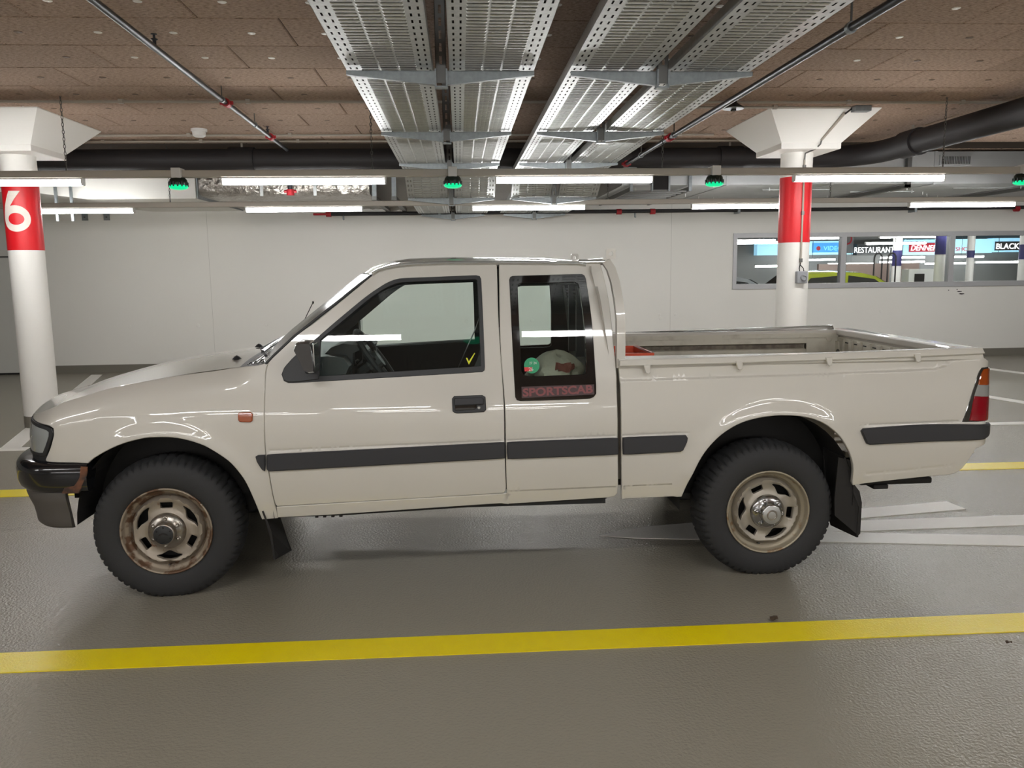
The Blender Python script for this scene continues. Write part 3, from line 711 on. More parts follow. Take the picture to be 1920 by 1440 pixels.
BED=pchip([.25,.35,.42,.52,.62,.72,.80,.90,.97,1.04,1.14],[.075,.05,.03,.012,.003,0,.001,.007,.013,.018,.022])
# plan curve of the body side: arc length s -> (x, inward offset); s equals x between the corners
XF,AF,BF=-1.90,.30,.50
XR,AR,BR=2.60,.11,.11
def _corner(a,b,tm):
    th=np.linspace(0,tm,60); px=a*np.sin(th); po=b*(1-np.cos(th))
    s=np.concatenate([[0],np.cumsum(np.hypot(np.diff(px),np.diff(po)))]); return s,px,po
_fs,_fx,_fo=_corner(AF,BF,math.pi/2); _rs,_rx,_ro=_corner(AR,BR,math.pi/2)
def plan(s):
    s=np.asarray(s,float)
    d=np.clip(XF-s,0,None); e=np.clip(s-XR,0,None)
    x=np.clip(s,XF,XR)-np.interp(d,_fs,_fx)+np.interp(e,_rs,_rx)
    o=np.interp(d,_fs,_fo)+np.interp(e,_rs,_ro)
    return x,o
HZ=pchip([-2.2,-2.1,-2.0,-1.885,-1.64,-1.36,-1.19,-1.0],[.90,.918,.942,.985,1.052,1.10,1.121,1.143])
def S(s,z,bed=False):
    x,o=plan(s); o=o+(BED if bed else CAB)(z)
    if not bed:
        t=np.clip((z-(HZ(s)-.12))/.12,0,1.2)*np.clip((-.95-np.asarray(s,float))/.15,0,1)
        o=o+.045*t**2.5
    return x,YS+o
O = {
'fender': [(-2.022,0.891),(-2.016,0.904),(-2.008,0.916),(-1.986,0.938),(-1.953,0.96),(-1.908,0.981),(-1.826,1.006),(-1.661,1.05),(-1.503,1.077),(-1.373,1.097),(-1.201,1.116),(-1.1,1.13),(-1.036,1.138),(-0.988,1.141),(-0.955,1.148),(-0.933,1.157),(-0.939,1.137),(-0.944,1.114),(-0.949,0.979),(-0.954,0.749),(-0.946,0.651),(-0.932,0.498),(-0.922,0.427),(-0.919,0.391),(-0.99,0.392),(-1.01,0.476),(-1.05,0.594),(-1.108,0.682),(-1.161,0.728),(-1.229,0.773),(-1.297,0.8),(-1.352,0.814),(-1.401,0.82),(-1.454,0.821),(-1.506,0.819),(-1.59,0.801),(-1.654,0.778),(-1.719,0.746),(-1.762,0.719),(-1.778,0.704),(-1.981,0.711),(-1.986,0.717),(-1.952,0.772),(-1.927,0.838),(-1.922,0.858),(-1.927,0.871),(-1.941,0.88)],
'door': [(-0.927,1.154),(-0.909,1.176),(-0.887,1.196),(-0.785,1.288),(-0.706,1.342),(-0.547,1.468),(-0.434,1.561),(-0.412,1.575),(-0.384,1.585),(-0.321,1.601),(-0.258,1.609),(-0.068,1.614),(0.185,1.612),(0.185,1.341),(0.2,0.932),(0.2,0.714),(0.205,0.516),(0.203,0.502),(0.195,0.492),(-0.363,0.474),(-0.911,0.457),(-0.917,0.464),(-0.924,0.504),(-0.937,0.651),(-0.946,0.749),(-0.942,0.979),(-0.937,1.114),(-0.932,1.139)],
'doorwin': [(-0.864,1.1),(-0.852,1.13),(-0.823,1.162),(-0.773,1.207),(-0.694,1.271),(-0.596,1.353),(-0.459,1.463),(-0.384,1.513),(-0.347,1.533),(-0.297,1.548),(-0.11,1.554),(0.083,1.559),(0.099,1.555),(0.105,1.543),(0.11,1.342),(0.113,1.117),(0.111,1.101),(0.101,1.094),(-0.427,1.074),(-0.784,1.061),(-0.833,1.061),(-0.853,1.07)],
'doorglass': [(-0.833,1.089),(-0.785,1.174),(-0.688,1.256),(-0.586,1.339),(-0.451,1.449),(-0.378,1.498),(-0.339,1.517),(-0.292,1.531),(-0.11,1.538),(0.08,1.542),(0.089,1.535),(0.094,1.343),(0.096,1.119),(-0.427,1.097),(-0.693,1.087)],
'quarter': [(0.201,1.612),(0.425,1.622),(0.641,1.628),(0.674,1.629),(0.693,1.623),(0.708,1.607),(0.725,1.525),(0.739,1.437),(0.748,1.321),(0.754,1.205),(0.76,1.099),(0.759,0.948),(0.762,0.68),(0.767,0.496),(0.766,0.467),(0.754,0.453),(0.721,0.447),(0.22,0.428),(0.215,0.502),(0.212,0.713),(0.211,0.931),(0.199,1.161),(0.197,1.341)],
'sill': [(-0.915,0.448),(-0.364,0.466),(0.215,0.484),(0.22,0.426),(0.185,0.436),(-0.641,0.402),(-0.914,0.395)],
'qwin': [(0.249,1.537),(0.253,1.548),(0.264,1.553),(0.368,1.555),(0.613,1.558),(0.624,1.552),(0.63,1.536),(0.65,1.323),(0.658,1.019),(0.657,0.978),(0.646,0.964),(0.626,0.956),(0.453,0.953),(0.284,0.952),(0.268,0.956),(0.261,0.971)],
'qglass': [(0.286,1.504),(0.292,1.514),(0.306,1.519),(0.447,1.52),(0.576,1.521),(0.592,1.513),(0.598,1.492),(0.614,1.323),(0.619,1.094),(0.616,1.079),(0.602,1.07),(0.457,1.067),(0.34,1.064),(0.307,1.07),(0.294,1.088),(0.289,1.219)],
'bed': [(0.775,1.112),(1.41,1.117),(2.119,1.127),(2.627,1.139),(2.638,1.114),(2.763,1.069),(2.623,1.066),(2.605,1.04),(2.582,0.966),(2.527,0.794),(2.656,0.794),(2.673,0.782),(2.729,0.72),(2.762,0.685),(2.611,0.658),(2.563,0.574),(2.533,0.539),(2.492,0.522),(2.394,0.517),(1.98,0.482),(1.976,0.494),(1.974,0.563),(1.958,0.627),(1.931,0.683),(1.886,0.746),(1.822,0.799),(1.759,0.83),(1.711,0.843),(1.657,0.851),(1.602,0.854),(1.554,0.854),(1.466,0.844),(1.385,0.823),(1.318,0.79),(1.265,0.751),(1.212,0.695),(1.173,0.634),(1.142,0.566),(1.118,0.51),(1.095,0.442),(0.993,0.441),(0.793,0.437),(0.785,0.679),(0.783,0.919),(0.78,1.042)],
'rail': [(0.775,1.138),(1.41,1.147),(2.61,1.168),(2.625,1.143),(2.118,1.131),(1.41,1.121),(0.774,1.115)],
'taillight': [(2.756,1.066),(2.625,1.066),(2.607,1.04),(2.585,0.966),(2.53,0.797),(2.658,0.798),(2.694,0.808),(2.706,0.916),(2.69,1.014)],
'tl_amber': [(2.757,1.059),(2.638,1.057),(2.618,1.023),(2.607,0.983),(2.706,0.975),(2.731,1.009)],
'tl_clear': [(2.606,0.981),(2.588,0.926),(2.706,0.916),(2.706,0.972)],
'tl_red': [(2.587,0.923),(2.566,0.804),(2.658,0.799),(2.728,0.804),(2.706,0.913)],
'mold_fender': [(-0.99,0.71),(-0.983,0.713),(-0.955,0.715),(-0.958,0.646),(-0.964,0.652),(-0.985,0.69)],
'mold_door': [(-0.937,0.715),(-0.383,0.73),(0.201,0.746),(0.2,0.677),(-0.386,0.66),(-0.934,0.644),(-0.941,0.651)],
'mold_quarter': [(0.22,0.746),(0.759,0.754),(0.761,0.681),(0.221,0.673)],
'mold_bed': [(0.791,0.755),(1.1,0.759),(1.107,0.749),(1.103,0.73),(1.086,0.693),(1.077,0.688),(0.793,0.68)],
'mold_rear': [(2.003,0.762),(2.011,0.77),(2.349,0.782),(2.751,0.77),(2.693,0.765),(2.699,0.724),(2.651,0.709),(2.354,0.706),(2.045,0.698),(2.033,0.702)],
'signal': [(-1.062,0.923),(-1.009,0.923),(-1.003,0.915),(-1.005,0.887),(-1.011,0.882),(-1.06,0.884),(-1.066,0.891),(-1.066,0.917)],
'headlight': [(-2.008,0.883),(-1.983,0.881),(-1.953,0.875),(-1.935,0.866),(-1.931,0.851),(-1.94,0.823),(-1.962,0.781),(-1.994,0.74),(-2.333,0.687),(-2.309,0.701),(-2.34,0.73),(-2.037,0.842),(-2.019,0.88)],
'headgasket': [(-2.022,0.893),(-1.941,0.881),(-1.922,0.863),(-1.927,0.838),(-1.952,0.774),(-1.986,0.716),(-2.32,0.659),(-2.321,0.687),(-1.998,0.737),(-1.965,0.781),(-1.943,0.823),(-1.936,0.851),(-1.939,0.863),(-1.959,0.87),(-2.011,0.876)],
'bumper': [(-2.197,0.626),(-2.197,0.659),(-2.197,0.676),(-2.267,0.672),(-1.983,0.711),(-1.867,0.703),(-1.794,0.691),(-1.766,0.677),(-1.776,0.648),(-1.803,0.602),(-1.833,0.561),(-1.907,0.564),(-2.003,0.569),(-2.197,0.55),(-2.197,0.574)],
'valance': [(-2.197,0.548),(-2.004,0.567),(-1.907,0.563),(-1.845,0.56),(-1.864,0.512),(-1.877,0.465),(-1.896,0.385),(-1.962,0.392),(-2.128,0.379),(-2.198,0.372),(-2.198,0.391),(-2.228,0.444),(-2.197,0.491)],
'mirror': [(-0.756,1.238),(-0.746,1.263),(-0.729,1.27),(-0.696,1.268),(-0.686,1.257),(-0.676,1.138),(-0.681,1.12),(-0.708,1.119),(-0.723,1.134),(-0.751,1.194)],
'handle': [(-0.046,0.968),(-0.037,0.978),(0.098,0.98),(0.111,0.972),(0.113,0.913),(0.104,0.904),(-0.028,0.901),(-0.044,0.909)],
'handlegrip': [(-0.035,0.966),(0.095,0.968),(0.102,0.962),(0.101,0.941),(-0.034,0.938)],
'flapF': [(-1.008,0.427),(-0.921,0.379),(-0.896,0.23),(-0.959,0.191),(-1.017,0.176),(-1.031,0.278)],
'flapR': [(1.905,0.565),(1.979,0.52),(1.987,0.476),(2.018,0.439),(2.033,0.384),(2.06,0.206),(2.052,0.192),(1.93,0.294),(1.902,0.326)],
'bedstep': [(0.783,1.04),(1.142,1.044),(1.683,1.05),(2.231,1.061),(2.384,1.066),(2.42,1.073),(2.452,1.097),(2.479,1.114),(2.577,1.113)],
'bedlow': [(2.024,0.544),(2.039,0.535),(2.256,0.549),(2.507,0.57)],
'hooks': [(0.907,1.137),(1.367,1.147),(1.821,1.157),(2.274,1.165),(0.908,1.077),(1.368,1.086),(1.823,1.097),(2.277,1.106)],
}
# ------------------------------------------------------------------ the pickup truck
TR = thing('pickup_truck', 'cream-white pickup truck with extended cab, black mouldings and open bed', 'pickup truck', (.1, YC, 0))
TO = (.1, YC, 0)
def resample(pts, step=.022, corner=32):
    P = [np.array(p, float) for p in pts]; n = len(P); out = []
    ang = []
    for i in range(n):
        a, b = P[i]-P[i-1], P[(i+1) % n]-P[i]
        ang.append(abs(math.degrees(math.atan2(a[0]*b[1]-a[1]*b[0], a@b))))
    for i in range(n):
        p0, p1, p2, p3 = P[i-1], P[i], P[(i+1) % n], P[(i+2) % n]
        L = np.hypot(*(p2-p1)); k = max(1, int(round(L/step)))
        m1 = (p2-p0)/2 if ang[i] < corner else (p2-p1)
        m2 = (p3-p1)/2 if ang[(i+1) % n] < corner else (p2-p1)
        for m_ in (m1, m2):
            l = np.hypot(*m_)
            if l > L: m_ *= L/l
        for q in range(k):
            t = q/k
            out.append(p1*(2*t**3-3*t*t+1)+m1*(t**3-2*t*t+t)+p2*(3*t*t-2*t**3)+m2*(t**3-t*t))
    return out
def inside(poly, X, Y):
    r = np.zeros(len(X), bool); n = len(poly)
    for i in range(n):
        x1, y1 = poly[i-1]; x2, y2 = poly[i]
        if y1 == y2: continue
        c = ((y1 > Y) != (y2 > Y)) & (X < (x2-x1)*(Y-y1)/(y2-y1)+x1)
        r ^= c
    return r
def edge_dist(poly, X, Y):
    d = np.full(len(X), 9.)
    for i in range(len(poly)):
        a = np.array(poly[i-1]); b = np.array(poly[i]); ab = b-a; L = ab@ab+1e-12
        t = np.clip(((X-a[0])*ab[0]+(Y-a[1])*ab[1])/L, 0, 1)
        d = np.minimum(d, np.hypot(X-a[0]-t*ab[0], Y-a[1]-t*ab[1]))
    return d
def cdt(outline, holes, sp, extra=None):
    loops = [outline]+holes; V = []; E = []
    for lp_ in loops:
        n0 = len(V); V += [tuple(p) for p in lp_]; E += [(n0+i, n0+(i+1) % len(lp_)) for i in range(len(lp_))]
    A = np.array(outline); lo, hi = A.min(0), A.max(0)
    gx, gy = np.meshgrid(np.arange(lo[0]+sp/2, hi[0], sp), np.arange(lo[1]+sp/2, hi[1], sp)); gx, gy = gx.ravel(), gy.ravel()
    k = inside(outline, gx, gy)
    for h in holes: k &= ~inside(h, gx, gy)
    gx, gy = gx[k], gy[k]
    if len(gx):
        k = np.ones(len(gx), bool)
        for lp_ in loops: k &= edge_dist(lp_, gx, gy) > sp*.55
        V += list(zip(gx[k].tolist(), gy[k].tolist()))
    if extra is not None:
        gx, gy = extra[:, 0], extra[:, 1]; k = inside(outline, gx, gy)
        for h in holes: k &= ~inside(h, gx, gy)
        for lp_ in loops: k &= edge_dist(lp_, gx, gy) > .004
        V += list(zip(gx[k].tolist(), gy[k].tolist()))
    v, e, f, ov, oe, of = geometry.delaunay_2d_cdt([Vector(p) for p in V], E, [], 0, 1e-6)
    v = np.array([p[:] for p in v]); f = [list(t) for t in f]
    if not f: return v, []
    c = np.array([v[t].mean(0) for t in f]); k = inside(outline, c[:, 0], c[:, 1])
    for h in holes: k &= ~inside(h, c[:, 0], c[:, 1])
    res = []
    for t, q in zip(f, k):
        if not q: continue
        a, b, d = v[t[0]], v[t[1]], v[t[2]]
        if (b[0]-a[0])*(d[1]-a[1])-(b[1]-a[1])*(d[0]-a[0]) < 0: t = t[::-1]
        res.append(t)
    return v, res
def solid(v, tris, fmap, thick, bev, mirror=False):
    """front face through fmap(points, depth), rolled edges going back by thick"""
    used = sorted({i for t in tris for i in t}); ren = {o: i for i, o in enumerate(used)}
    v = v[used]; tris = [[ren[i] for i in t] for t in tris]
    cnt = {}
    for t in tris:
        for i in range(3): cnt[(t[i], t[(i+1) % 3])] = 1
    bd = [(a, b) for (a, b) in cnt if (b, a) not in cnt]
    nxt = {}; 
    nrm = np.zeros_like(v); 
    for a, b in bd:
        d = v[b]-v[a]; d = np.array([d[1], -d[0]])/max(1e-9, np.hypot(*d)); nrm[a] += d; nrm[b] += d
    bi = sorted({i for e in bd for i in e}); L = np.hypot(nrm[bi, 0], nrm[bi, 1]); 
    nb = nrm[bi]/np.maximum(L, 1e-6)[:, None]
    P0 = fmap(v, 0*v[:, 0]); q = {o: k for k, o in enumerate(bi)}
    n0 = len(v); n1 = len(bi)
    P1 = fmap(v[bi]+nb*bev, np.full(n1, bev)); P2 = fmap(v[bi]+nb*bev, np.full(n1, thick))
    P = np.concatenate([P0, P1, P2]); F = [list(t) for t in tris]
    for a, b in bd:
        F.append([b, a, n0+q[a], n0+q[b]]); F.append([n0+q[b], n0+q[a], n0+n1+q[a], n0+n1+q[b]])
    if mirror:
        P = P.copy(); P[:, 1] = 2*YC-P[:, 1]; F = [f[::-1] for f in F]
    return P, F
# relief of the body sides
def smooth_open(P):
    r = resample([tuple(p) for p in P], .015); k = max(1, int(round(math.hypot(P[0][0]-P[-1][0], P[0][1]-P[-1][1])/.015)))
    return np.array(r[:len(r)-k+1])
ARCHES = [smooth_open(O['fender'][24:40]), smooth_open(O['bed'][20:38])]
STEP = np.array(O['bedstep']); LOW = np.array(O['bedlow'])
def relief(s, z, bed):
    r = np.zeros_like(s)
    A = ARCHES[1 if bed else 0]
    d = np.full(len(s), 9.)
    for i in range(len(A)-1):
        a, b = A[i], A[i+1]; ab = b-a; L = ab@ab
        t = np.clip(((s-a[0])*ab[0]+(z-a[1])*ab[1])/L, 0, 1); d = np.minimum(d, np.hypot(s-a[0]-t*ab[0], z-a[1]-t*ab[1]))
    r += .009*np.exp(-(d/.05)**2)
    zc = .737+.0178*(s+.94)
    g = np.clip((z-zc)/.010, -1, 1); r -= .003*(1-g*g)**2*np.clip((s+.97)/.03, 0, 1)*(np.maximum(np.clip((1.13-s)/.05, 0, 1), np.clip((s-1.98)/.05, 0, 1)))
    k0, k1 = (.80, 1.06) if bed else (.215, .80)
    zl = .502+.0165*(s-.2); t = np.clip((zl-z)/.010, 0, 1); r -= .007*t*t*(3-2*t)*((s > k0) & (s < k1))
    if bed:
        zl = np.interp(s, STEP[:, 0], STEP[:, 1]); t = np.clip((z-zl)/.012+.5, 0, 1); r -= .016*t*t*(3-2*t)*np.clip((2.62-s)/.1, 0, 1)
        zl = np.interp(s, LOW[:, 0], LOW[:, 1]); t = np.clip((z-zl)/.012, -1, 1); r -= .002*(1-t*t)**2*((s > LOW[0, 0]) & (s < LOW[-1, 0]))
    return r
def guides(bed):
    # extra points along the pressed lines, so that the mesh carries their shape
    P = []
    def line(fz, s0, s1, offs):
        for s in np.arange(s0, s1, .022):
            for o in offs: P.append((s, float(fz(s))+o))
    line(lambda s: .737+.0178*(s+.94), -.97, 2.7, (-.010, -.006, -.003, 0, .003, .006, .010))
    if bed:
        line(lambda s: np.interp(s, STEP[:, 0], STEP[:, 1]), .80, 2.68, (-.009, -.006, -.003, 0, .003, .006, .009))
        line(lambda s: np.interp(s, LOW[:, 0], LOW[:, 1]), LOW[0, 0], LOW[-1, 0], (-.012, -.006, 0, .006, .012))
        line(lambda s: .502+.0165*(s-.2), .80, 1.06, (-.013, -.010, -.005, 0, .003))
    else: line(lambda s: .502+.0165*(s-.2), .215, .80, (-.013, -.010, -.005, 0, .003))
    A = ARCHES[1 if bed else 0]; c0 = A.mean(0)
    for q in (.015, .03, .05, .075, .10):
        for p in A:
            n = p-c0; n = n/np.hypot(*n); P.append(tuple(p+n*q))
    return np.array(P)
def smap(bed=False, out=0.0, rel=True):
    def f(p, d):
        s, z = p[:, 0], p[:, 1]; e = 1e-3
        def Q(s, z): x, y = S(s, z, bed); return np.stack([x, y, z], 1)
        q = Q(s, z); n = np.cross(Q(s+e, z)-q, Q(s, z+e)-q); n /= np.linalg.norm(n, axis=1)[:, None]
        n *= np.where(n[:, 1:2] > 0, -1, 1)
        o = out-d
        if rel: o = o+relief(s, z, bed)
        return q+n*o[:, None] if np.ndim(o) else q+n*o
    return f
def panel(name, outl, m, parent=TR, holes=(), bed=False, out=0.0, thick=.022, bev=.003, sp=.03, mirror=False, rel=True, step=.022, corner=32, fm=None, smooth=True):
    o2 = resample(outl, step, corner); h2 = [resample(h, step, corner) for h in holes]
    v, t = cdt(o2, h2, sp, guides(bed) if rel and name in ('front_fender', 'door', 'cab_side_panel', 'bed_side') else None)
    f = fm or smap(bed, out, rel)
    P, F = solid(v, t, f, thick, bev, mirror)
    ob = mk(name, P, F, m, parent, smooth=True)
    used = sorted({i for q in t for i in q}); w = v[used]; e = .002; z0 = np.zeros(len(w))
    du = f(w+[e, 0], z0)-f(w-[e, 0], z0); dv = f(w+[0, e], z0)-f(w-[0, e], z0)
    n = np.cross(du, dv); n /= np.linalg.norm(n, axis=1)[:, None]; n *= np.where(n[:, 1:2] > 0, -1, 1)
    if mirror: n[:, 1] *= -1
    me = ob.data; nt = len(t); N = []
    for p in me.polygons:
        for vi in p.vertices: N.append(tuple(n[vi]) if p.index < nt else tuple(p.normal))
    me.normals_split_custom_set(N)
    return ob
both = (False, True)
Of = [(-2.20, .897), (-2.20, .905), (-2.12, .918), (-2.042, .932), (-2.008, .943)]+O['fender'][4:]
Of = Of[:-3]+[(-1.928, .872), (-1.95, .884), (-1.99, .889), (-2.1, .895)]
HL_OUT = [(-2.5, .868), (-2.35, .879), (-2.2, .887), (-2.1, .888), (-1.99, .88), (-1.957, .874), (-1.938, .866), (-1.932, .852), (-1.94, .825), (-1.965, .775), (-1.985, .738), (-2.02, .734), (-2.2, .733), (-2.5, .735)]
HL_IN = [(-2.49, .860), (-2.35, .870), (-2.2, .877), (-2.1, .877), (-2.0, .869), (-1.966, .863), (-1.951, .853), (-1.953, .832), (-1.976, .785), (-2.0, .748), (-2.03, .744), (-2.2, .743), (-2.49, .745)]
for mir in both:
    fe = panel('front_fender', Of, M_PAINT, mirror=mir)
    hg = panel('headlight', HL_OUT, M_BLACK, holes=[HL_IN], out=.004, thick=.05, mirror=mir, rel=False, sp=.02)
    panel('lens', HL_IN, M_LENS, hg, out=.001, thick=.01, mirror=mir, rel=False, sp=.02)
    if not mir:
        panel('side_lamp_lens', [(-2.2, .868), (-2.02, .862), (-1.965, .852), (-1.985, .79), (-2.015, .752), (-2.2, .752)], M_SILVER, hg, out=-.018, thick=.005, rel=False, sp=.02)
    dr = panel('door', O['door'], M_PAINT, holes=[O['doorwin']], mirror=mir)
    panel('window_seal', O['doorwin'], M_BLACK, dr, holes=[O['doorglass']], out=.003, thick=.03, bev=.002, mirror=mir, rel=False)
    panel('window_glass', O['doorglass'], M_GLASS, dr, out=-.012, thick=.004, bev=.0005, mirror=mir, rel=False, sp=.06)
    panel('mirror_base', [(-.860, 1.098), (-.848, 1.13), (-.80, 1.183), (-.694, 1.268), (-.682, 1.255), (-.69, 1.075), (-.784, 1.066), (-.833, 1.066), (-.852, 1.075)], M_BLACK, dr, out=.008, thick=.02, mirror=mir, rel=False)
    qp = panel('cab_side_panel', O['quarter'], M_PAINT, holes=[O['qwin']], mirror=mir)
    panel('window_border', O['qwin'], M_FRIT, qp, holes=[O['qglass']], out=.0045, thick=.012, bev=.002, mirror=mir, rel=False)
    panel('quarter_glass', O['qglass'], M_GLASSQ, qp, out=.003, thick=.003, bev=.0005, mirror=mir, rel=False, sp=.06)
    panel('sill', O['sill'], M_PAINT, mirror=mir, thick=.05)
    bd = panel('bed_side', O['bed'], M_PAINT, bed=True, mirror=mir, sp=.026)
    panel('bed_rail', O['rail'], M_PAINT, bd, bed=True, out=.016, thick=.05, mirror=mir, rel=False, bev=.004)
    tl = panel('tail_light', O['taillight'], M_LAMPIN, bed=True, out=.002, thick=.05, mirror=mir, rel=False, sp=.02, step=.012)
    for nm, k, m in (('amber_lens', 'tl_amber', M_AMBER), ('clear_lens', 'tl_clear', M_CLEAR), ('red_lens', 'tl_red', M_RED)):
        panel(nm, O[k], m, tl, bed=True, out=.007, thick=.01, mirror=mir, rel=False, sp=.02, step=.012)
    if mir: continue
    DOOR, SIDE = dr, qp
    for k, b in (('mold_fender', 0), ('mold_door', 0), ('mold_quarter', 0), ('mold_bed', 1), ('mold_rear', 1)):
        panel('side_moulding', O[k], M_MOLD, bed=bool(b), out=.017, thick=.022, bev=.006, rel=False, sp=.04)
    sg = panel('turn_signal', O['signal'], M_AMBER, out=.012, thick=.014, bev=.003, rel=True, step=.008, sp=.012)
    ha = O['handle']
    hd = panel('door_handle', ha, M_BLACK, dr, out=.008, thick=.012, bev=.003, rel=False, step=.01, sp=.015)
# handle grip, pocket and lock (sub-parts of the door sit beside the handle)
panel('handle_grip', O['handlegrip'], M_MOLD, DOOR, out=.022, thick=.016, bev=.004, rel=False, step=.01, sp=.015)
hx = np.array(O['handle']); hx0, hx1, hz0, hz1 = hx[:, 0].min(), hx[:, 0].max(), hx[:, 1].min(), hx[:, 1].max()
panel('handle_pocket', [(hx0+.012, hz0+.012), (hx0+.10, hz0+.014), (hx0+.115, hz0+.022), (hx0+.115, hz0+.04), (hx0+.012, hz0+.042)], M_FRIT, DOOR, out=.0095, thick=.004, rel=False, step=.01, sp=.015)
lx, ly = S(np.array([hx1-.032]), np.array([hz0+.024])); 
MB().lathe([(.0, -.003), (.006, -.003), (.008, 0)], (float(lx[0]), float(ly[0])-.011, hz0+.024), n=14, axis=1).out('door_lock', M_SILVER, DOOR, smooth=True)
# little hooks under the bed rail
HK = np.array(O['hooks'])
for i in range(4):
    a, b = HK[i], HK[i+4]
    panel('tie_hook', [(a[0]-.016, a[1]-.022), (a[0]+.014, a[1]-.021), (b[0]+.012, b[1]+.004), (b[0]+.002, b[1]-.002), (b[0]-.006, b[1]+.003)], M_PAINT, TR, bed=True, out=.022, thick=.006, rel=False, step=.012, sp=.02)

# hood
def hood():
    n, m = 36, 21; tb = np.array([p for p in Of[3:16]]); tb = tb[np.argsort(tb[:, 0])]
    G = []
    for i in range(n+1):
        u = i/n; s = -1.045-(2.20-1.045)*u
        ze = float(HZ(s)); x, y = S(np.array([s]), np.array([ze])); xe, ye = float(x[0]), float(y[0])
        bulge = .0+.12*u**1.2; row = []
        for j in range(m):
            v = -1+2*j/(m-1); yy = YC+v*(YC-ye)
            c = 1-abs(v)**2.2
            row.append((xe-bulge*(1-v*v), yy, ze+.022*c+.006*math.cos(v*3.2)*c))
        G.append(row)
    row = G[-1]; G.append([(x-.012, y, z-.012) for x, y, z in row]); G.append([(x-.010, y, z-.035) for x, y, z in row])
    return G
HG = hood()
hd_ = MB().grid(HG).out('hood', M_PAINT, TR, smooth=True, sharp=60)
for x, y in ((-1.205, 4.9), (-1.175, 4.3)):
    MB().lathe([(.0, .02), (.012, .014), (.026, .0)], (x, y, 1.127+(.02 if y > 4.5 else .012)), n=10).out('washer_nozzle', M_BLACK, hd_)
# nose: grille panel and bumper follow the plan curve of the front
def nose(s_list, dx, shift=0.0):
    """plan points (x, y) from the near side round to the centre line, moved forward by dx"""
    pts = []
    for s in s_list:
        x, o = plan(s); pts.append((float(x)-dx*min(1, max(0, (-1.75-s)/.2)), YS+float(o)-shift))
    x0, y0 = pts[-1]
    for k in range(1, 9):
        t = k/8; pts.append((x0-.06*(1-(1-t)**2), y0+(YC-y0)*t))
    return pts
def nose_ribbon(name, m, prof, s_list, dx, parent=TR, smooth=True, shift=0.0):
    """prof: (outward, z); ribbon from the near end to the far end"""
    half = nose(s_list, dx, shift); full = half+[(x, 2*YC-y) for x, y in half[-2::-1]]
    P = np.array(full); T = np.gradient(P, axis=0); N = np.stack([T[:, 1], -T[:, 0]], 1); N /= np.linalg.norm(N, axis=1)[:, None]
    N = -N if N[len(N)//2][0] > 0 else N
    G = [[(p[0]+n[0]*o, p[1]+n[1]*o, z) for o, z in prof] for p, n in zip(P, N)]
    mb = MB().grid(G)
    mb.add(G[0], [list(range(len(prof)))]); mb.add(G[-1], [list(range(len(prof)))[::-1]])
    return mb.out(name, m, parent, smooth=smooth, sharp=50)
SF = list(np.linspace(-1.90, -2.52, 16))
gr = nose_ribbon('grille', M_BLACK, [(-.06, .60), (-.04, .64), (-.04, .73), (-.05, .80), (-.06, .86), (-.08, .885)], list(np.linspace(-2.0, -2.52, 14)), 0)
for z in (.765, .80, .835): nose_ribbon('grille_bar', M_CHROME_D, [(-.052, z-.007), (-.03, z-.006), (-.03, z+.006), (-.052, z+.007)], [-2.50, -2.52], 0, gr, smooth=False)
# under-lamp filler
panel('lamp_filler', [(-2.25, .732), (-1.986, .735), (-1.984, .712), (-2.03, .700), (-2.25, .70)], M_BLACK, TR, out=-.004, thick=.03, rel=False, sp=.02)
bs = list(np.linspace(-1.775, -1.9, 6))+SF[1:]
nose_ribbon('front_bumper', M_GLOSSBLK, [(-.10, .700), (-.02, .706), (.012, .698), (.028, .680), (.032, .655), (.030, .60), (.022, .575), (.008, .562), (-.03, .56)], bs, .045)
nose_ribbon('bumper_valance', M_VAL, [(-.01, .565), (.008, .56), (.010, .535), (.0, .50), (-.015, .46), (-.022, .42), (-.026, .385), (-.036, .374), (-.06, .37)], list(np.linspace(-1.875, -1.95, 4))+SF[2:], .03)
panel('bumper_rust', [(-1.80, .690), (-1.772, .688), (-1.779, .655), (-1.80, .61), (-1.825, .566), (-1.90, .567), (-1.885, .59), (-1.84, .60), (-1.81, .64)], M_RUST, TR, out=.0345, thick=.006, rel=False, sp=.02)
# windscreen, roof and the rest of the cab
def lerp(a, b, t): return a+(b-a)*t
wsn = [(-.935, 1.150), (-.895, 1.19), (-.80, 1.277), (-.70, 1.355), (-.60, 1.432), (-.50, 1.512), (-.425, 1.568)]
def ws_grid(grow=0.0, inset=0.0):
    G = []
    for i, (s, z) in enumerate(wsn):
        x, y = S(np.array([s]), np.array([z])); xe, ye = float(x[0])-.012, float(y[0])+.004+inset; row = []
        for j in range(17):
            v = -1+j/8; row.append((xe-.105*(1-abs(v)**2.4)+.01*i*0-grow, YC+v*(YC-ye), z+.010*(1-v*v)))
        G.append(row)
    return G
MB().grid(ws_grid()).out('windscreen', M_WSCREEN, TR, smooth=True)
for sgn in (1, -1):
    mb = MB(); pts = []
    for s, z in wsn:
        x, y = S(np.array([s]), np.array([z])); yy = float(y[0])+.004
        pts.append((float(x[0])-.008, yy if sgn > 0 else 2*YC-yy, z))
    mb.tube(pts, .007, 8).out('windscreen_gasket', M_BLACK, TR, smooth=True)
roofc = [(-.44, 1.572), (-.40, 1.592), (-.33, 1.609), (-.25, 1.618), (-.07, 1.622), (.19, 1.620), (.45, 1.615), (.62, 1.611), (.66, 1.604), (.69, 1.590)]
G = []
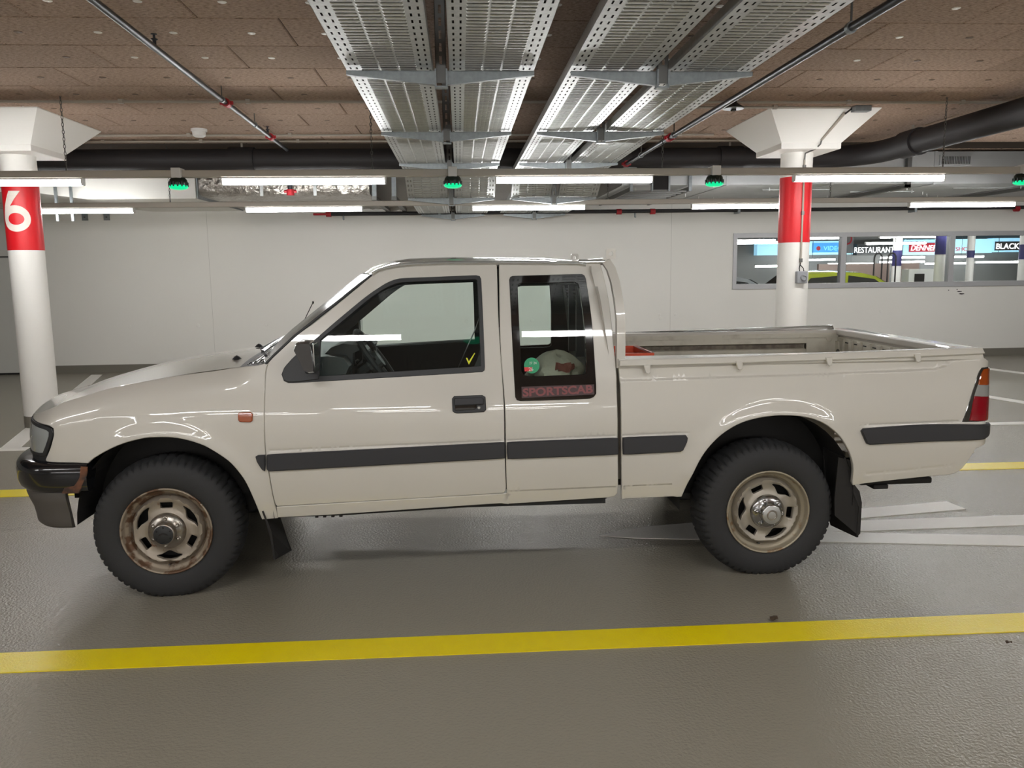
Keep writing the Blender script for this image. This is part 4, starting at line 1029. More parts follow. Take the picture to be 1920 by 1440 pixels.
for s, z in roofc:
    x, y = S(np.array([s]), np.array([z])); ye = float(y[0])+.006; row = []
    for j in range(21):
        v = -1+j/10; e = 1-abs(v)**3
        row.append((s-(.09 if s < -.2 else 0)*(1-v*v)*min(1, (-.2-s)/.2 if s < -.2 else 0), YC+v*(YC-ye), z+.038*e*min(1, (s+.5)*5, (.75-s)*6)))
    G.append(row)
MB().grid(G).out('roof', M_PAINT, TR, smooth=True)
for mir in both:
    mb = MB(); pts = []
    for s, z in [(-.43, 1.572), (-.40, 1.590), (-.36, 1.602), (-.30, 1.612), (-.22, 1.618), (-.07, 1.622), (.2, 1.620), (.45, 1.616), (.60, 1.612), (.635, 1.606)]:
        x, y = S(np.array([s]), np.array([z])); yy = float(y[0])-.006; pts.append((s, 2*YC-yy if mir else yy, z))
    mb.tube(pts, .010, 8).out('roof_trim', M_TRIM, TR, smooth=True)
# back wall of the cab with its window
CB = [(.735, .55), (.745, .95), (.735, 1.13), (.71, 1.30), (.685, 1.45), (.655, 1.58)]
def cab_back(ya, yb, za, zb, n=6, dx=0.0):
    G = []
    for i in range(n+1):
        z = lerp(za, zb, i/n); x = float(np.interp(z, [p[1] for p in CB], [p[0] for p in CB]))+dx
        G.append([(x, lerp(ya, yb, j/6), z) for j in range(7)])
    return G
bk = MB()
for a in ((YC-.79, YC+.79, .50, 1.10), (YC-.70, YC+.70, 1.50, 1.60), (YC-.78, YC-.52, 1.10, 1.50), (YC+.52, YC+.78, 1.10, 1.50)): bk.grid(cab_back(*a))
bw_ = bk.out('cab_back', M_PAINT, TR)
MB().grid(cab_back(YC-.52, YC+.52, 1.10, 1.50)).out('rear_glass', M_GLASSQ, bw_, smooth=True)
for y in (YC-.16, YC+.16): MB().box((.655, y-.015, 1.09), (.735, y+.015, 1.51)).out('glass_divider', M_BLACK, bw_)
for k in range(16):
    z = 1.16+k*.02; x = float(np.interp(z, [p[1] for p in CB], [p[0] for p in CB]))-.006
    MB().box((x, YC+.05, z-.003), (x+.004, YC+.5, z+.003)).out('louvre', M_INT, bw_)
# interior
it = MB()
it.box((-.95, YC-.76, .40), (.72, YC+.76, .46))                                    # floor pan
it.prism([(-.99, .46), (-.93, 1.10), (-.90, 1.10), (-.95, .46)], 1, YC-.70, YC+.70)     # bulkhead
it.out('cabin_floor', M_INT, TR)
ds = MB().prism([(-.93, 1.08), (-.92, 1.135), (-.80, 1.165), (-.66, 1.175), (-.58, 1.165), (-.555, 1.12), (-.60, 1.02), (-.60, .80), (-.90, .80)], 1, YC-.71, YC+.71).out('dashboard', M_INT2, TR)
MB().prism([(-.70, 1.165), (-.66, 1.205), (-.60, 1.225), (-.53, 1.215), (-.515, 1.19), (-.55, 1.175), (-.56, 1.05), (-.66, 1.05)], 1, YC-.58, YC-.12).out('instrument_hood', M_INT, ds)
MB().box((-.565, YC-.50, 1.10), (-.55, YC-.20, 1.17)).out('gauge_panel', M_FRIT, ds)
MB().box((-.60, YC-.06, .86), (-.545, YC+.18, 1.12)).out('centre_console', M_INT, ds)
for y in (YC-.04, YC+.10): MB().box((-.55, y, 1.04), (-.538, y+.08, 1.10)).out('air_vent', M_FRIT, ds)
# steering wheel
c = Vector((-.452, 4.36, 1.115)); ax = Vector((.82, 0, .57)).normalized(); u = Vector((0, 1, 0)); v = ax.cross(u)
st = MB().tube([c+(u*math.cos(2*PI*i/36)+v*math.sin(2*PI*i/36))*.185 for i in range(37)], .016, 8, cap=False).out('steering_wheel', M_INT, TR, smooth=True)
MB().cyl(c-ax*.05, c+ax*.02, .06, .05, 14).out('horn_pad', M_INT2, st)
sp_ = MB()
for a in (.3, PI-.3, -PI/2): sp_.tube([c-ax*.01, c+(u*math.cos(a)+v*math.sin(a))*.18], .014, 6)
sp_.out('spokes', M_INT, st)
MB().cyl(c-ax*.05, c-ax*.30, .035, n=10).out('steering_column', M_INT2, st)
MB().tube([c-ax*.06+u*.05, c-ax*.07+u*.20+v*.02], .009, 6).out('stalk', M_INT, st)
# seats
for y in (4.36, 5.08):
    se = MB().bbox((-.40, y-.25, .60), (.12, y+.25, .76), .04).out('seat', M_SEAT, TR, smooth=True)
    mb = MB(); mb.prism([(.03, .72), (.15, .72), (.235, 1.14), (.15, 1.16)], 1, y-.24, y+.24); mb.out('backrest', M_SEAT, se)
    mb = MB(); mb.bbox((.155, y-.12, 1.16), (.225, y+.12, 1.28), .03); mb.out('headrest', M_SEAT, se, smooth=True)
MB().bbox((.42, YC-.68, .86), (.73, YC+.68, .965), .02).out('rear_shelf', M_INT, TR)
# dark inner trims and pillars of both sides, roof lining
def inner(outl, holes, mir, nm, m=M_INT, dep=-.035):
    panel(nm, outl, m, TR, holes=holes, out=dep, thick=.01, bev=.001, mirror=mir, rel=False, sp=.06)
for mir in both:
    inner([(x+.0, z) for x, z in O['door'] if True], [O['doorglass']], mir, 'door_trim')
    inner(O['quarter'], [[(x, z) for x, z in O['qglass']]], mir, 'side_trim')
mb = MB(); G = []
for s, z in [(-.42, 1.545), (-.2, 1.585), (.2, 1.592), (.62, 1.58)]:
    G.append([(s, YC+v*.60, z) for v in np.linspace(-1, 1, 5)])
mb.grid(G).out('roof_lining', M_INT, TR)
MB().bbox((-.40, 4.25, 1.555), (-.24, 4.62, 1.575), .006).out('sun_visor', M_INT, TR)
# black seat belts behind the far front window
MB().bar([(.18, 5.42, 1.42), (.10, 5.38, 1.20), (-.02, 5.33, .95)], .045, .003, (0, 1, .2)).out('seat_belt', M_INT2, TR)
MB().bar([(.13, 4.06, 1.20), (.09, 4.04, 1.12), (.05, 4.02, 1.02)], .045, .003, (1, 0, .2)).out('seat_belt', M_INT2, TR)
# cowl, wipers
cw = MB(); G = []
for k in range(5):
    t = k/4; G.append([(lerp(-1.07-.03*(1-v*v), -.925-.10*(1-abs(v)**2.4), t), YC+v*lerp(.765, .765, t), 1.136+.022*(1-v*v)+.012*t) for v in np.linspace(-1, 1, 15)])
cwl = cw.grid(G).out('cowl_panel', M_BLACK, TR, smooth=True)
for k in range(5):
    MB().tube([(-1.04+.022*k, 3.99, 1.145+.003*k), (-1.055+.018*k, 4.5, 1.162+.003*k)], .003, 5).out('cowl_slot', M_FRIT, cwl)
for y0, y1 in ((4.15, 4.72), (4.85, 5.40)):
    wp = MB().tube([(-.99, y0, 1.17), (-1.035, y0+.1, 1.195), (-1.03, y1, 1.215)], .007, 6).out('wiper', M_BLACK, TR)
    MB().bar([(-1.02, y0+.05, 1.185), (-1.025, y1+.08, 1.215)], .006, .018, (1, 0, 0)).out('wiper_blade', M_FRIT, wp)
# aerial on the far wing
an = MB().tube([(-1.048, 5.30, 1.165), (-1.046, 5.3, 1.204), (-.948, 5.3, 1.388)], .0028, 6).out('antenna', M_DARK, TR)
MB().lathe([(.0, .012), (.006, .006), (.006, -.004), (.0, -.008)], (-.946, 5.3, 1.39), n=8).out('antenna_tip', M_FRIT, an)
# door mirrors
for mir in both:
    def my(y): return 2*YC-y if mir else y
    V0 = [(-.775, 1.235), (-.765, 1.262), (-.745, 1.272), (-.700, 1.270), (-.688, 1.258), (-.676, 1.14), (-.680, 1.122), (-.705, 1.118), (-.728, 1.128), (-.752, 1.185)]
    mb = MB(); lv = [(3.905, .88), (3.885, .97), (3.84, 1.0), (3.775, .97), (3.752, .86)]; cx, cz = -.715, 1.195; V = []
    for y, k in lv: V += [(cx+(x-cx)*k, my(y), cz+(z-cz)*k) for x, z in V0]
    n = len(V0); F = [[k*n+i, k*n+(i+1) % n, (k+1)*n+(i+1) % n, (k+1)*n+i] for k in range(len(lv)-1) for i in range(n)]+[list(range(n)), list(range((len(lv)-1)*n, len(lv)*n))]
    o = mk('door_mirror', V, F, M_GLOSSBLK if False else mat('mirror_shell', srgb(48, 46, 46), .28, coat=.8) if not mir else MATS['mirror_shell'], TR, smooth=True, sharp=50)
    MB().box((-.684, min(my(3.77), my(3.89)), 1.14), (-.678, max(my(3.77), my(3.89)), 1.255)).out('mirror_glass', M_CHROME, o)
    MB().tube([(-.72, my(3.89), 1.14), (-.74, my(3.935), 1.115)], .022, 8).out('mirror_arm', M_BLACK, o)
# stickers and lettering on the glass
def on_side(V2, s0, z0, out, thick_axis=True):
    V2 = np.asarray(V2, float); f = smap(False, out, False)
    return f(np.stack([s0+V2[:, 0], z0+V2[:, 1]], 1), -V2[:, 2] if V2.shape[1] > 2 else np.zeros(len(V2)))
n = 28; r = .038
ring = [(r*math.cos(2*PI*i/n), r*math.sin(2*PI*i/n)) for i in range(n)]
sk = mk('vignette_sticker', on_side(ring, .345, 1.118, .0075), [list(range(n))], M_STICK, TR)
mk('red_field', on_side([(-.036, -.028), (.0, -.028), (.0, -.008), (-.038, -.008)], .345, 1.118, .0085), [[0, 1, 2, 3]], M_STICKR, sk)
V, F = text_mesh('26', .024, .0003); mk('print', on_side(np.c_[V[:, 0]-.016, V[:, 1]-.026, V[:, 2]], .345, 1.118, .009), F, M_STICKW, sk)
V, F = text_mesh('27 24', .016, .0003); mk('print', on_side(np.c_[V[:, 0]-.012, V[:, 1]+.006, V[:, 2]], .345, 1.118, .009), F, M_STICKW, sk)
V, F = text_mesh('SPORTSCAB', .05, .0006, offset=.0016, width=.345)
V[:, 1] *= .040/V[:, 1].max()
lt = mk('lettering', on_side(np.c_[V[:, 0], V[:, 1]+V[:, 0]*.03, V[:, 2]], .297, .970, .0065), F, M_LETTER, SIDE)
mk('letter_ground', on_side([(-.006, -.006), (.352, .004), (.352, .052), (-.006, .048)], .297, .970, .0055), [[0, 1, 2, 3]], M_LETTERBG, SIDE)
ck = [(-.022, .012), (-.016, .014), (-.008, -.004), (.020, .036), (.024, .034), (-.008, -.020)]
mk('tick_mark', on_side(ck, .045, 1.150, -.008), [[0, 1, 2, 5], [5, 2, 3, 4]], M_YCHECK, DOOR)

# load bed
bx0, bx1, bz = .80, 2.60, .62
bd = MB(); bd.box((bx0, YC-.50, bz-.03), (bx1, YC+.50, bz))
for ya in (-.70, .50):
    for xa, xb in ((bx0, 1.12), (2.0, bx1)): bd.box((xa, YC+ya, bz-.03), (xb, YC+ya+.2, bz))
bf = bd.out('bed_floor', M_PAINT_IN, TR)
for k in range(7): MB().box((bx0, YC-.475+k*.15, bz), (bx1, YC-.425+k*.15, bz+.012)).out('floor_rib', M_PAINT_IN, bf)
hb = MB().box((bx0-.03, YC-.74, bz-.1), (bx0, YC+.74, 1.12)).out('bed_front', M_PAINT_IN, TR)
for k in range(5): MB().box((bx0, YC-.6+k*.28, bz+.05), (bx0+.015, YC-.5+k*.28, 1.05)).out('front_rib', M_PAINT_IN, hb)
for sgn in (-1, 1):
    def yy(a): return YC+sgn*a
    G = []
    prof = [(.70, .868), (.70, .869), (.725, .868), (.725, .985), (.70, .995), (.70, 1.018), (.733, 1.026), (.733, 1.050), (.695, 1.060), (.695, 1.105), (.70, 1.112)]
    G = [[(x, yy(a), z) for a, z in prof] for x in (bx0, bx1-.22)]
    ip = MB().grid(G).out('bed_inner_panel', M_PAINT_IN, TR)
    MB().grid([[(x, yy(a), z) for a, z in [(.70, bz), (.695, 1.04), (.695, 1.112)]] for x in (bx1-.22, bx1)]).out('end_post', M_PAINT_IN, ip)
    if sgn > 0:
        MB().box((bx0, yy(.722), 1.022), (bx1-.23, yy(.7335), 1.050)).out('dark_ledge', mat('mottled_ledge', srgb(118, 110, 98), .8, noise=(26, .8, 5, srgb(84, 76, 66), .4, .6)), ip)  # mottled darker strip along the inner ledge
        MB().lathe([(.0, 0), (.018, 0), (.024, .006)], (bx1-.06, yy(.69), 1.09), n=12, axis=1).out('post_boss', M_PAINT_IN, ip)
    MB().box((bx0-.03, min(yy(.69), yy(.83)), 1.112), (bx1+.02, max(yy(.69), yy(.83)), 1.146)).out('rail_cap', M_PAINT, ip)
    MB().box((bx0, min(yy(.684), yy(.69)), 1.098), (bx1, max(yy(.684), yy(.69)), 1.128)).out('rail_lip', M_PAINT_IN, ip)
    # wheel boxes in the bed
    MB().box((1.08, min(yy(.50), yy(.70)), .868), (2.03, max(yy(.50), yy(.70)), .88)).out('wheel_box', M_PAINT_IN, ip)
    MB().box((1.08, min(yy(.50), yy(.505)), bz), (2.03, max(yy(.50), yy(.505)), .88)).out('wheel_box', M_PAINT_IN, ip)
# tailgate
tg = MB().bbox((bx1+.01, YC-.735, .60), (bx1+.085, YC+.735, 1.150), .008).out('tailgate', M_PAINT, TR)
MB().bbox((bx1-.016, YC-.73, 1.112), (bx1+.09, YC+.73, 1.158), .01).out('tailgate_rail', M_PAINT, tg)
for k in range(11):
    y = YC-.63+k*.122
    MB().bbox((bx1-.012, y, .64), (bx1+.014, y+.05, 1.092), .004).out('tailgate_rib', M_PAINT_IN, tg)
    if k < 10: MB().box((bx1-.002, y+.06, 1.066), (bx1+.0105, y+.112, 1.073)).out('seam', M_DARK, tg)
MB().box((bx1+.0, YC-.72, .62), (bx1+.012, YC+.72, 1.10)).out('inner_skin', M_PAINT_IN, tg)
MB().prism([(YC+.72, 1.07), (YC+.66, 1.07), (YC+.52, .80), (YC+.72, .80)], 0, bx1-.016, bx1-.004).out('hinge_gusset', M_PAINT_IN, tg)
for y, z, r in ((YC+.645, .985, .035), (YC+.43, .965, .026)): MB().lathe([(.0, 0), (r, 0)], (bx1-.018, y, z), n=18, axis=0).out('gusset_hole', M_FRIT, tg)
MB().box((bx1-.005, YC+.715, .64), (bx1+.01, YC+.735, 1.11)).out('tailgate_gap', M_FRIT, tg)
rb = MB().box((2.30, YC-.70, .52), (2.45, YC+.70, .62)).out('rear_crossmember', M_DARK, TR)
# headboard rack behind the cab
def post(y, first=True):
    path = [(.785, y-.0 if y < YC else y, 1.10), (.786, y, 1.22), (.785, y, 1.34), (.780, lerp(y, YC, .05), 1.44), (.772, lerp(y, YC, .10), 1.52), (.758, lerp(y, YC, .15), 1.585), (.735, lerp(y, YC, .18), 1.625)]
    return MB().bar(path, .045, .042, (0, 1, 0))
rk = post(3.935).out('headboard_rack', M_PAINT, TR, smooth=True, sharp=50)
post(2*YC-3.935).out('rack_post', M_PAINT, rk, smooth=True, sharp=50)
MB().tube([(.735, 4.075, 1.622), (.735, 5.365, 1.622)], .019, 12).out('crossbar', M_PAINT, rk, smooth=True)
MB().tube([(.60, 4.09, 1.620), (.735, 4.085, 1.620)], .014, 10).out('rack_tube', M_TRIM, rk, smooth=True)
for y in (4.075, 5.365):
    rg = MB(); n = 20; q = []
    for i in range(n): a = 2*PI*i/n; q.append((.762+.0115*math.cos(a), 1.660+.0115*math.sin(a)))
    ou = []
    for i in range(n):
        a = 2*PI*i/n; k = 1/max(abs(math.cos(a)), abs(math.sin(a))); ou.append((.762+.025*math.cos(a)*k, 1.659+.026*math.sin(a)*k))
    V = [(x, y+d, z) for d in (-.006, .006) for L_ in (ou, q) for x, z in L_]
    F = []
    for i in range(n):
        j = (i+1) % n; F += [[i, j, n+j, n+i], [2*n+j, 2*n+i, 3*n+i, 3*n+j], [j, i, 2*n+i, 2*n+j], [n+i, n+j, 3*n+j, 3*n+i]]
    mk('rack_eye', V, F, M_PAINT, rk)
# underbody, wells, flaps
ub = MB(); ub.box((-1.95, YC-.42, .40), (2.5, YC-.32, .50)); ub.box((-1.95, YC+.32, .40), (2.5, YC+.42, .50))
ub.box((-.95, YC-.68, .40), (.74, YC+.68, .46)); ub.box((.82, YC-.48, .50), (2.5, YC+.48, .60)); ub.box((-1.0, YC-.3, .34), (.1, YC+.15, .48))
uo = ub.out('chassis', M_DARK, TR)
MB().box((-2.0, YC-.55, .45), (-1.0, YC+.55, .86)).out('engine_bay', M_DARK, uo)
MB().box((-2.1, YC-.36, .52), (-2.0, YC+.36, .86)).out('radiator', M_DARK, uo)
MB().bbox((-.78, 3.98, .372), (-.60, 4.14, .42), .012).out('step_bracket', M_DARK, uo)
for k in range(4): MB().box((-.75+.04*k, 3.985, .362), (-.735+.04*k, 4.0, .40)).out('bracket_tooth', M_DARK, uo)
MB().prism([(-.93, .400), (.72, .445), (.72, .432), (-.6, .386), (-.93, .385)], 1, 3.935, 3.97).out('sill_flange', M_DARK, uo)
MB().tube([(.1, 4.5, .42), (1.0, 4.45, .40), (1.3, 4.4, .44)], .04, 10).out('exhaust', M_DARK, uo, smooth=True)
MB().bbox((2.05, 3.95, .455), (2.44, 4.6, .49), .01).out('rear_bracket', M_DARK, uo)
MB().bbox((2.12, 3.94, .435), (2.20, 4.1, .46), .006).out('rear_bracket_foot', M_DARK, uo)
for x in (-1.455, 1.557): MB().tube([(x, YC-.70, .335), (x, YC+.70, .335)], .045, 12).out('axle', M_DARK, uo, smooth=True)
MB().bbox((1.42, YC-.16, .22), (1.70, YC+.16, .46), .06).out('differential', M_DARK, uo, smooth=True)
for yv in (YC-.55, YC+.55): MB().bar([(.95, yv, .40), (1.3, yv, .36), (1.56, yv, .30), (1.9, yv, .38), (2.25, yv, .45)], .06, .03).out('leaf_spring', M_DARK, uo)
def liner(cx, cz, r, a0, a1, nm):
    for sgn in (-1, 1):
        mb = MB(); G = []
        ya, yb = (YS+.025, YS+.34) if sgn < 0 else (2*YC-YS-.34, 2*YC-YS-.025)
        for i in range(25):
            t = math.radians(lerp(a0, a1, i/24)); G.append([(cx+r*math.cos(t), y, cz+r*math.sin(t)) for y in (ya, yb)])
        mb.grid(G); yi = yb if sgn < 0 else ya
        mb.add([(cx, yi, cz-.1)]+[(cx+r*math.cos(math.radians(lerp(a0, a1, i/24))), yi, cz+r*math.sin(math.radians(lerp(a0, a1, i/24)))) for i in range(25)], [[0, i+1, i+2] for i in range(24)])
        mb.out(nm, M_DARK, TR, smooth=False)
liner(-1.40, .39, .468, 0, 180, 'front_wheel_liner'); liner(1.538, .415, .452, -6, 186, 'rear_wheel_liner')
def flap(poly, y0, y1, nm, rot=.0):
    MB().prism(poly, 0, 0, .008).out(nm, M_DARK, TR)
for sgn in (-1, 1):
    def yy(a): return YC+sgn*a
    def xz(pl, nm):   # mud flap: sheet across the truck, raked backwards, poly in (y, z), x from z
        V = []; F = []; n = len(pl)
        for d in (0, .010): V += [(x+d, yy(a), z) for a, x, z in pl]
        F = [list(range(n)), list(range(n, 2*n))[::-1]]+[(i, n+i, n+(i+1) % n, (i+1) % n) for i in range(n)]
        mk(nm, V, F, M_DARK, TR)
    xz([(.83, -1.00, .47), (.60, -1.00, .47), (.60, -.93, .20), (.66, -.90, .17), (.83, -.945, .185), (.835, -.955, .33)], 'front_mud_flap')
    xz([(.82, 1.935, .62), (.58, 1.935, .62), (.58, 1.955, .30), (.60, 1.985, .19), (.82, 2.02, .195), (.83, 2.02, .36), (.82, 1.975, .47)], 'rear_mud_flap')
# near rear flap is cut with a slanted lower edge
MB().prism([(1.905, .62), (1.985, .60), (1.985, .49), (2.025, .44), (2.04, .38), (2.04, .215), (2.03, .205), (1.90, .315), (1.895, .40)], 1, 3.90, 3.91).out('rear_mud_flap', M_DARK, TR)

# wheels
def wheel(x, y, side, steer, cap, rimm, rimb, rot):
    z = .338; c = (x, y, z); Rz = Matrix.Rotation(steer, 3, 'Z')
    def place(V):
        V = np.asarray(V, float); out = []
        for v in V:
            q = Vector((v[0], v[1] if side < 0 else -v[1], v[2])); q = Rz @ q; out.append((q.x+x, q.y+y, q.z+z))
        return out
    fl_ = (lambda F: F) if side < 0 else (lambda F: [f[::-1] for f in F])
    # tyre, outer face at local y = 0 (negative is outward)
    prof = [(.205, .03), (.212, .008), (.222, -.002), (.245, -.010), (.275, -.013), (.305, -.010), (.326, -.001), (.340, .010), (.347, .022), (.3555, .045), (.361, .085), (.362, .115), (.361, .145), (.3555, .185), (.345, .21), (.325, .228), (.28, .235), (.22, .225), (.205, .2)]
    n = 240; V = []; F = []
    for k, (r, h) in enumerate(prof):
        for i in range(n):
            t = 2*PI*i/n; rr = r
            if 6 <= k <= 14:
                ph = (i+ (0 if k < 10 else 2)) % 4
                groove = ph == 0 if k in (7, 8, 9, 13, 14) else False
                if k in (10, 12): groove = (i % 6) < 2
                if k == 11: groove = (i % 5) == 0
                if k == 6: rr = r-(.0025 if (i % 4) == 0 else 0)
                if groove: rr = r-.009
            V.append((rr*math.cos(t), h, rr*math.sin(t)))
    # flat spot where the tyre stands
    V = [(a, b, max(c_, -z+.0005)) for a, b, c_ in V]
    m_ = len(prof)
    F = [(k*n+i, k*n+(i+1) % n, (k+1)*n+(i+1) % n, (k+1)*n+i) for k in range(m_-1) for i in range(n)]
    w = mk('wheel', place(V), fl_(F), M_RUBBER, TR, origin=(x, y, z), smooth=True, sharp=35)
    # rim barrel
    mb = MB().lathe([(.217, .004), (.2185, -.003), (.216, -.008), (.211, -.008), (.207, .0), (.203, .014), (.196, .022), (.188, .026), (.184, .034), (.178, .048), (.170, .052)], (0, 0, 0), n=72, axis=1)
    mk('rim_edge', place(mb.V), fl_(mb.F), rimb, w, smooth=True)
    mb = MB().lathe([(.170, .050), (.165, .10), (.160, .20)], (0, 0, 0), n=48, axis=1); mk('rim_barrel', place(mb.V), fl_(mb.F), M_DARK, w, smooth=True)
    mb = MB().lathe([(.0, .11), (.165, .115)], (0, 0, 0), n=32, axis=1); mk('brake_drum', place(mb.V), fl_(mb.F), M_DARK, w)
    # pressed disc with six openings, alternately square and three-cornered
    ou = [(.172*math.cos(2*PI*i/72), .172*math.sin(2*PI*i/72)) for i in range(72)]
    holes = []
    for k in range(6):
        a = math.radians(90+60*k)+rot; 
        if k % 2 == 0: hp = [(.110, -.22), (.110, .22), (.115, .26), (.140, .235), (.145, .205), (.145, -.205), (.140, -.235), (.115, -.26)]
        else: hp = [(.106, -.08), (.104, 0), (.106, .08), (.128, .31), (.140, .46), (.147, .42), (.151, .2), (.152, 0), (.151, -.2), (.147, -.42), (.140, -.46), (.128, -.31)]
        holes.append([(r_*math.cos(a+t), r_*math.sin(a+t)) for r_, t in hp])
    def area(p): return sum(p[i-1][0]*p[i][1]-p[i][0]*p[i-1][1] for i in range(len(p)))
    v, tr = cdt(ou, holes, .011)
    pr = [(0, .012), (.05, .012), (.085, .014), (.095, .020), (.105, .026), (.135, .024), (.150, .016), (.158, .012), (.165, .014), (.170, .026), (.174, .05)]
    def fm(p, d):
        r_ = np.hypot(p[:, 0], p[:, 1]); h = np.interp(r_, [q[0] for q in pr], [q[1] for q in pr])
        return np.stack([p[:, 0], h+d*1.0, p[:, 1]], 1)
    P, F = solid(v, tr, fm, .020, .002)
    mk('rim_disc', place(P), fl_(F), rimm, w, smooth=True, sharp=40)
    # hub cap
    hm = M_CHROME_D if cap == 'black' else M_CHROME
    mb = MB().lathe([(.090, .012), (.089, .004), (.085, -.004), (.070, -.014), (.056, -.020), (.053, -.026), (.053, -.050), (.050, -.056), (.046, -.057)], (0, 0, 0), n=48, axis=1)
    mk('hub_cap', place(mb.V), fl_(mb.F), hm, w, smooth=True, sharp=50)
    mb = MB().lathe([(.047, -.0565), (.044, -.0585), (.0, -.059)], (0, 0, 0), n=36, axis=1); mk('cap_centre', place(mb.V), fl_(mb.F), M_BLACK if cap == 'black' else M_SILVER, w, smooth=True)
    mb = MB().lathe([(.028, -.0592), (.026, -.0612), (.021, -.0612), (.019, -.0592)], (0, 0, 0), n=28, axis=1) if cap != 'black' else MB()
    if cap == 'black':
        for i in range(6): a = 2*PI*i/6+.5; mb.lathe([(.0, -.0605), (.004, -.0605), (.005, -.059)], (.036*math.cos(a), 0, .036*math.sin(a)), n=8, axis=1)
        mb.add([(-.02, -.0605, .004), (.0, -.0605, .014), (.02, -.0605, .004), (.022, -.0605, -.004), (.0, -.0605, .004), (-.022, -.0605, -.004)], [(0, 5, 4, 1), (1, 4, 3, 2)])
    mk('cap_emblem', place(mb.V), fl_(mb.F), M_DARK if cap == 'black' else M_CHROME_D, w)
    for i in range(6):
        a = 2*PI*i/6+rot+.5; px, pz = .0655*math.cos(a), .0655*math.sin(a)
        mb = MB().lathe([(.0145, -.004), (.013, -.010), (.010, -.006), (.0095, -.014), (.006, -.020), (.0, -.021)], (px, -.006, pz), n=12, axis=1)
        mk('lug_nut', place(mb.V), fl_(mb.F), hm, w, smooth=True)
    a = -PI/2+rot*1.0+(0 if cap == 'black' else -.65)
    mb = MB().tube([(.178*math.cos(a), .03, .178*math.sin(a)), (.172*math.cos(a), .004, .172*math.sin(a))], .0045, 6); mk('valve_stem', place(mb.V), fl_(mb.F), M_FRIT, w)
wheel(-1.457, 3.915, -1, math.radians(4.0), 'black', M_RIM, M_RUSTBAND, 0.0)
wheel(1.557, 3.925, -1, 0, 'silver', M_RIM_R, M_RIM_RB, .42)
wheel(-1.457, 2*YC-3.915, 1, math.radians(4.0), 'black', M_RIM, M_RUSTBAND, .7)
wheel(1.557, 2*YC-3.925, 1, 0, 'silver', M_RIM_R, M_RIM_RB, .2)

# cargo: orange crate in the bed, cloth bag behind the seats
cr = thing('plastic_crate', 'open orange plastic crate standing in the truck bed behind the rack', 'crate', (.93, 4.55, 1.0))
cx0, cx1, cy0, cy1, cz0, cz1 = .835, 1.045, 4.36, 4.78, .82, 1.125
mb = MB()
for a, b in (((cx0, cy0, cz0), (cx1, cy0+.012, cz1)), ((cx0, cy1-.012, cz0), (cx1, cy1, cz1)), ((cx0, cy0, cz0), (cx0+.012, cy1, cz1)), ((cx1-.012, cy0, cz0), (cx1, cy1, cz1)), ((cx0, cy0, cz0), (cx1, cy1, cz0+.012))): mb.box(a, b)
mb.out('crate_body', M_CRATE, cr)
rm = MB()
for a, b in (((cx0-.012, cy0-.012, cz1-.022), (cx1+.012, cy0+.014, cz1)), ((cx0-.012, cy1-.014, cz1-.022), (cx1+.012, cy1+.012, cz1)), ((cx0-.012, cy0, cz1-.022), (cx0+.014, cy1, cz1)), ((cx1-.014, cy0, cz1-.022), (cx1+.012, cy1, cz1))): rm.box(a, b)
rm.out('rim', M_CRATE, cr)
for k in range(3): MB().box((cx0+.05, cy0+.1+.1*k, cz0+.012), (cx1-.05, cy0+.115+.1*k, cz1-.06)).out('divider', M_CRATE, cr)
MB().box((cx1+.0005, cy0+.12, cz1-.075), (cx1+.002, cy1-.12, cz1-.04)).out('grip_hole', M_DARK, cr)
crate_stand = MB().bbox((.822, 4.34, bz+.013), (1.06, 4.80, .8195), .01).out('tool_box', M_DARK); tag(crate_stand, 'dark box lying under the orange crate in the truck bed', 'box')
def bag():
    G = []; nu, nv = 40, 18; rnd = random.Random(5)
    for i in range(nv+1):
        t = i/nv; row = []
        for j in range(nu):
            a = 2*PI*j/nu; r = math.sin(PI*(.5+.5*t))**.6 if t > .02 else 1
            rr = (1-t**2.2)**.5*(1+.10*math.sin(3*a+4*t)+.06*math.sin(7*a-6*t)+.04*math.sin(13*a+9*t))
            row.append((.505+.155*rr*math.cos(a)+.02*t, 4.42+.22*rr*math.sin(a), .966+.165*t*(1+.10*math.sin(2*a+1))+.012*math.sin(9*a+5*t)*(1-t)))
        row.append(row[0]); G.append(row)
    return G
bg = MB().grid(bag()).out('cloth_bag', M_BAG, smooth=True); tag(bg, 'crumpled cream cloth bag with red print behind the rear side window', 'bag')
V = [];
gb = bag()
pv = []; pf = []
for i in range(9, 15):
    for j in range(29, 36): pv.append((gb[i][j][0], gb[i][j][1]-.004, gb[i][j][2]+.003))
pf = [(i*7+j, i*7+j+1, i*7+j+8, i*7+j+7) for i in range(5) for j in range(6) if 0 < i+j < 9]
mk('red_print', pv, pf, M_BAGRED, bg)
# leaves on the floor
for x, y, l, s in ((1.39, 3.385, 'dry brown leaf lying on the far edge of the yellow line', .022), (2.27, 3.065, 'small dark leaf scrap on the floor near the right edge', .016)):
    V = []; rnd = random.Random(int(x*100))
    for i in range(9): a = 2*PI*i/9; r_ = s*rnd.uniform(.7, 1.25); V.append((x+r_*math.cos(a), y+.8*r_*math.sin(a), .006+.014*rnd.random()))
    V.append((x, y, .016)); o = mk('dry_leaf', V, [[i, (i+1) % 9, 9] for i in range(9)], M_LEAF); tag(o, l, 'leaf')
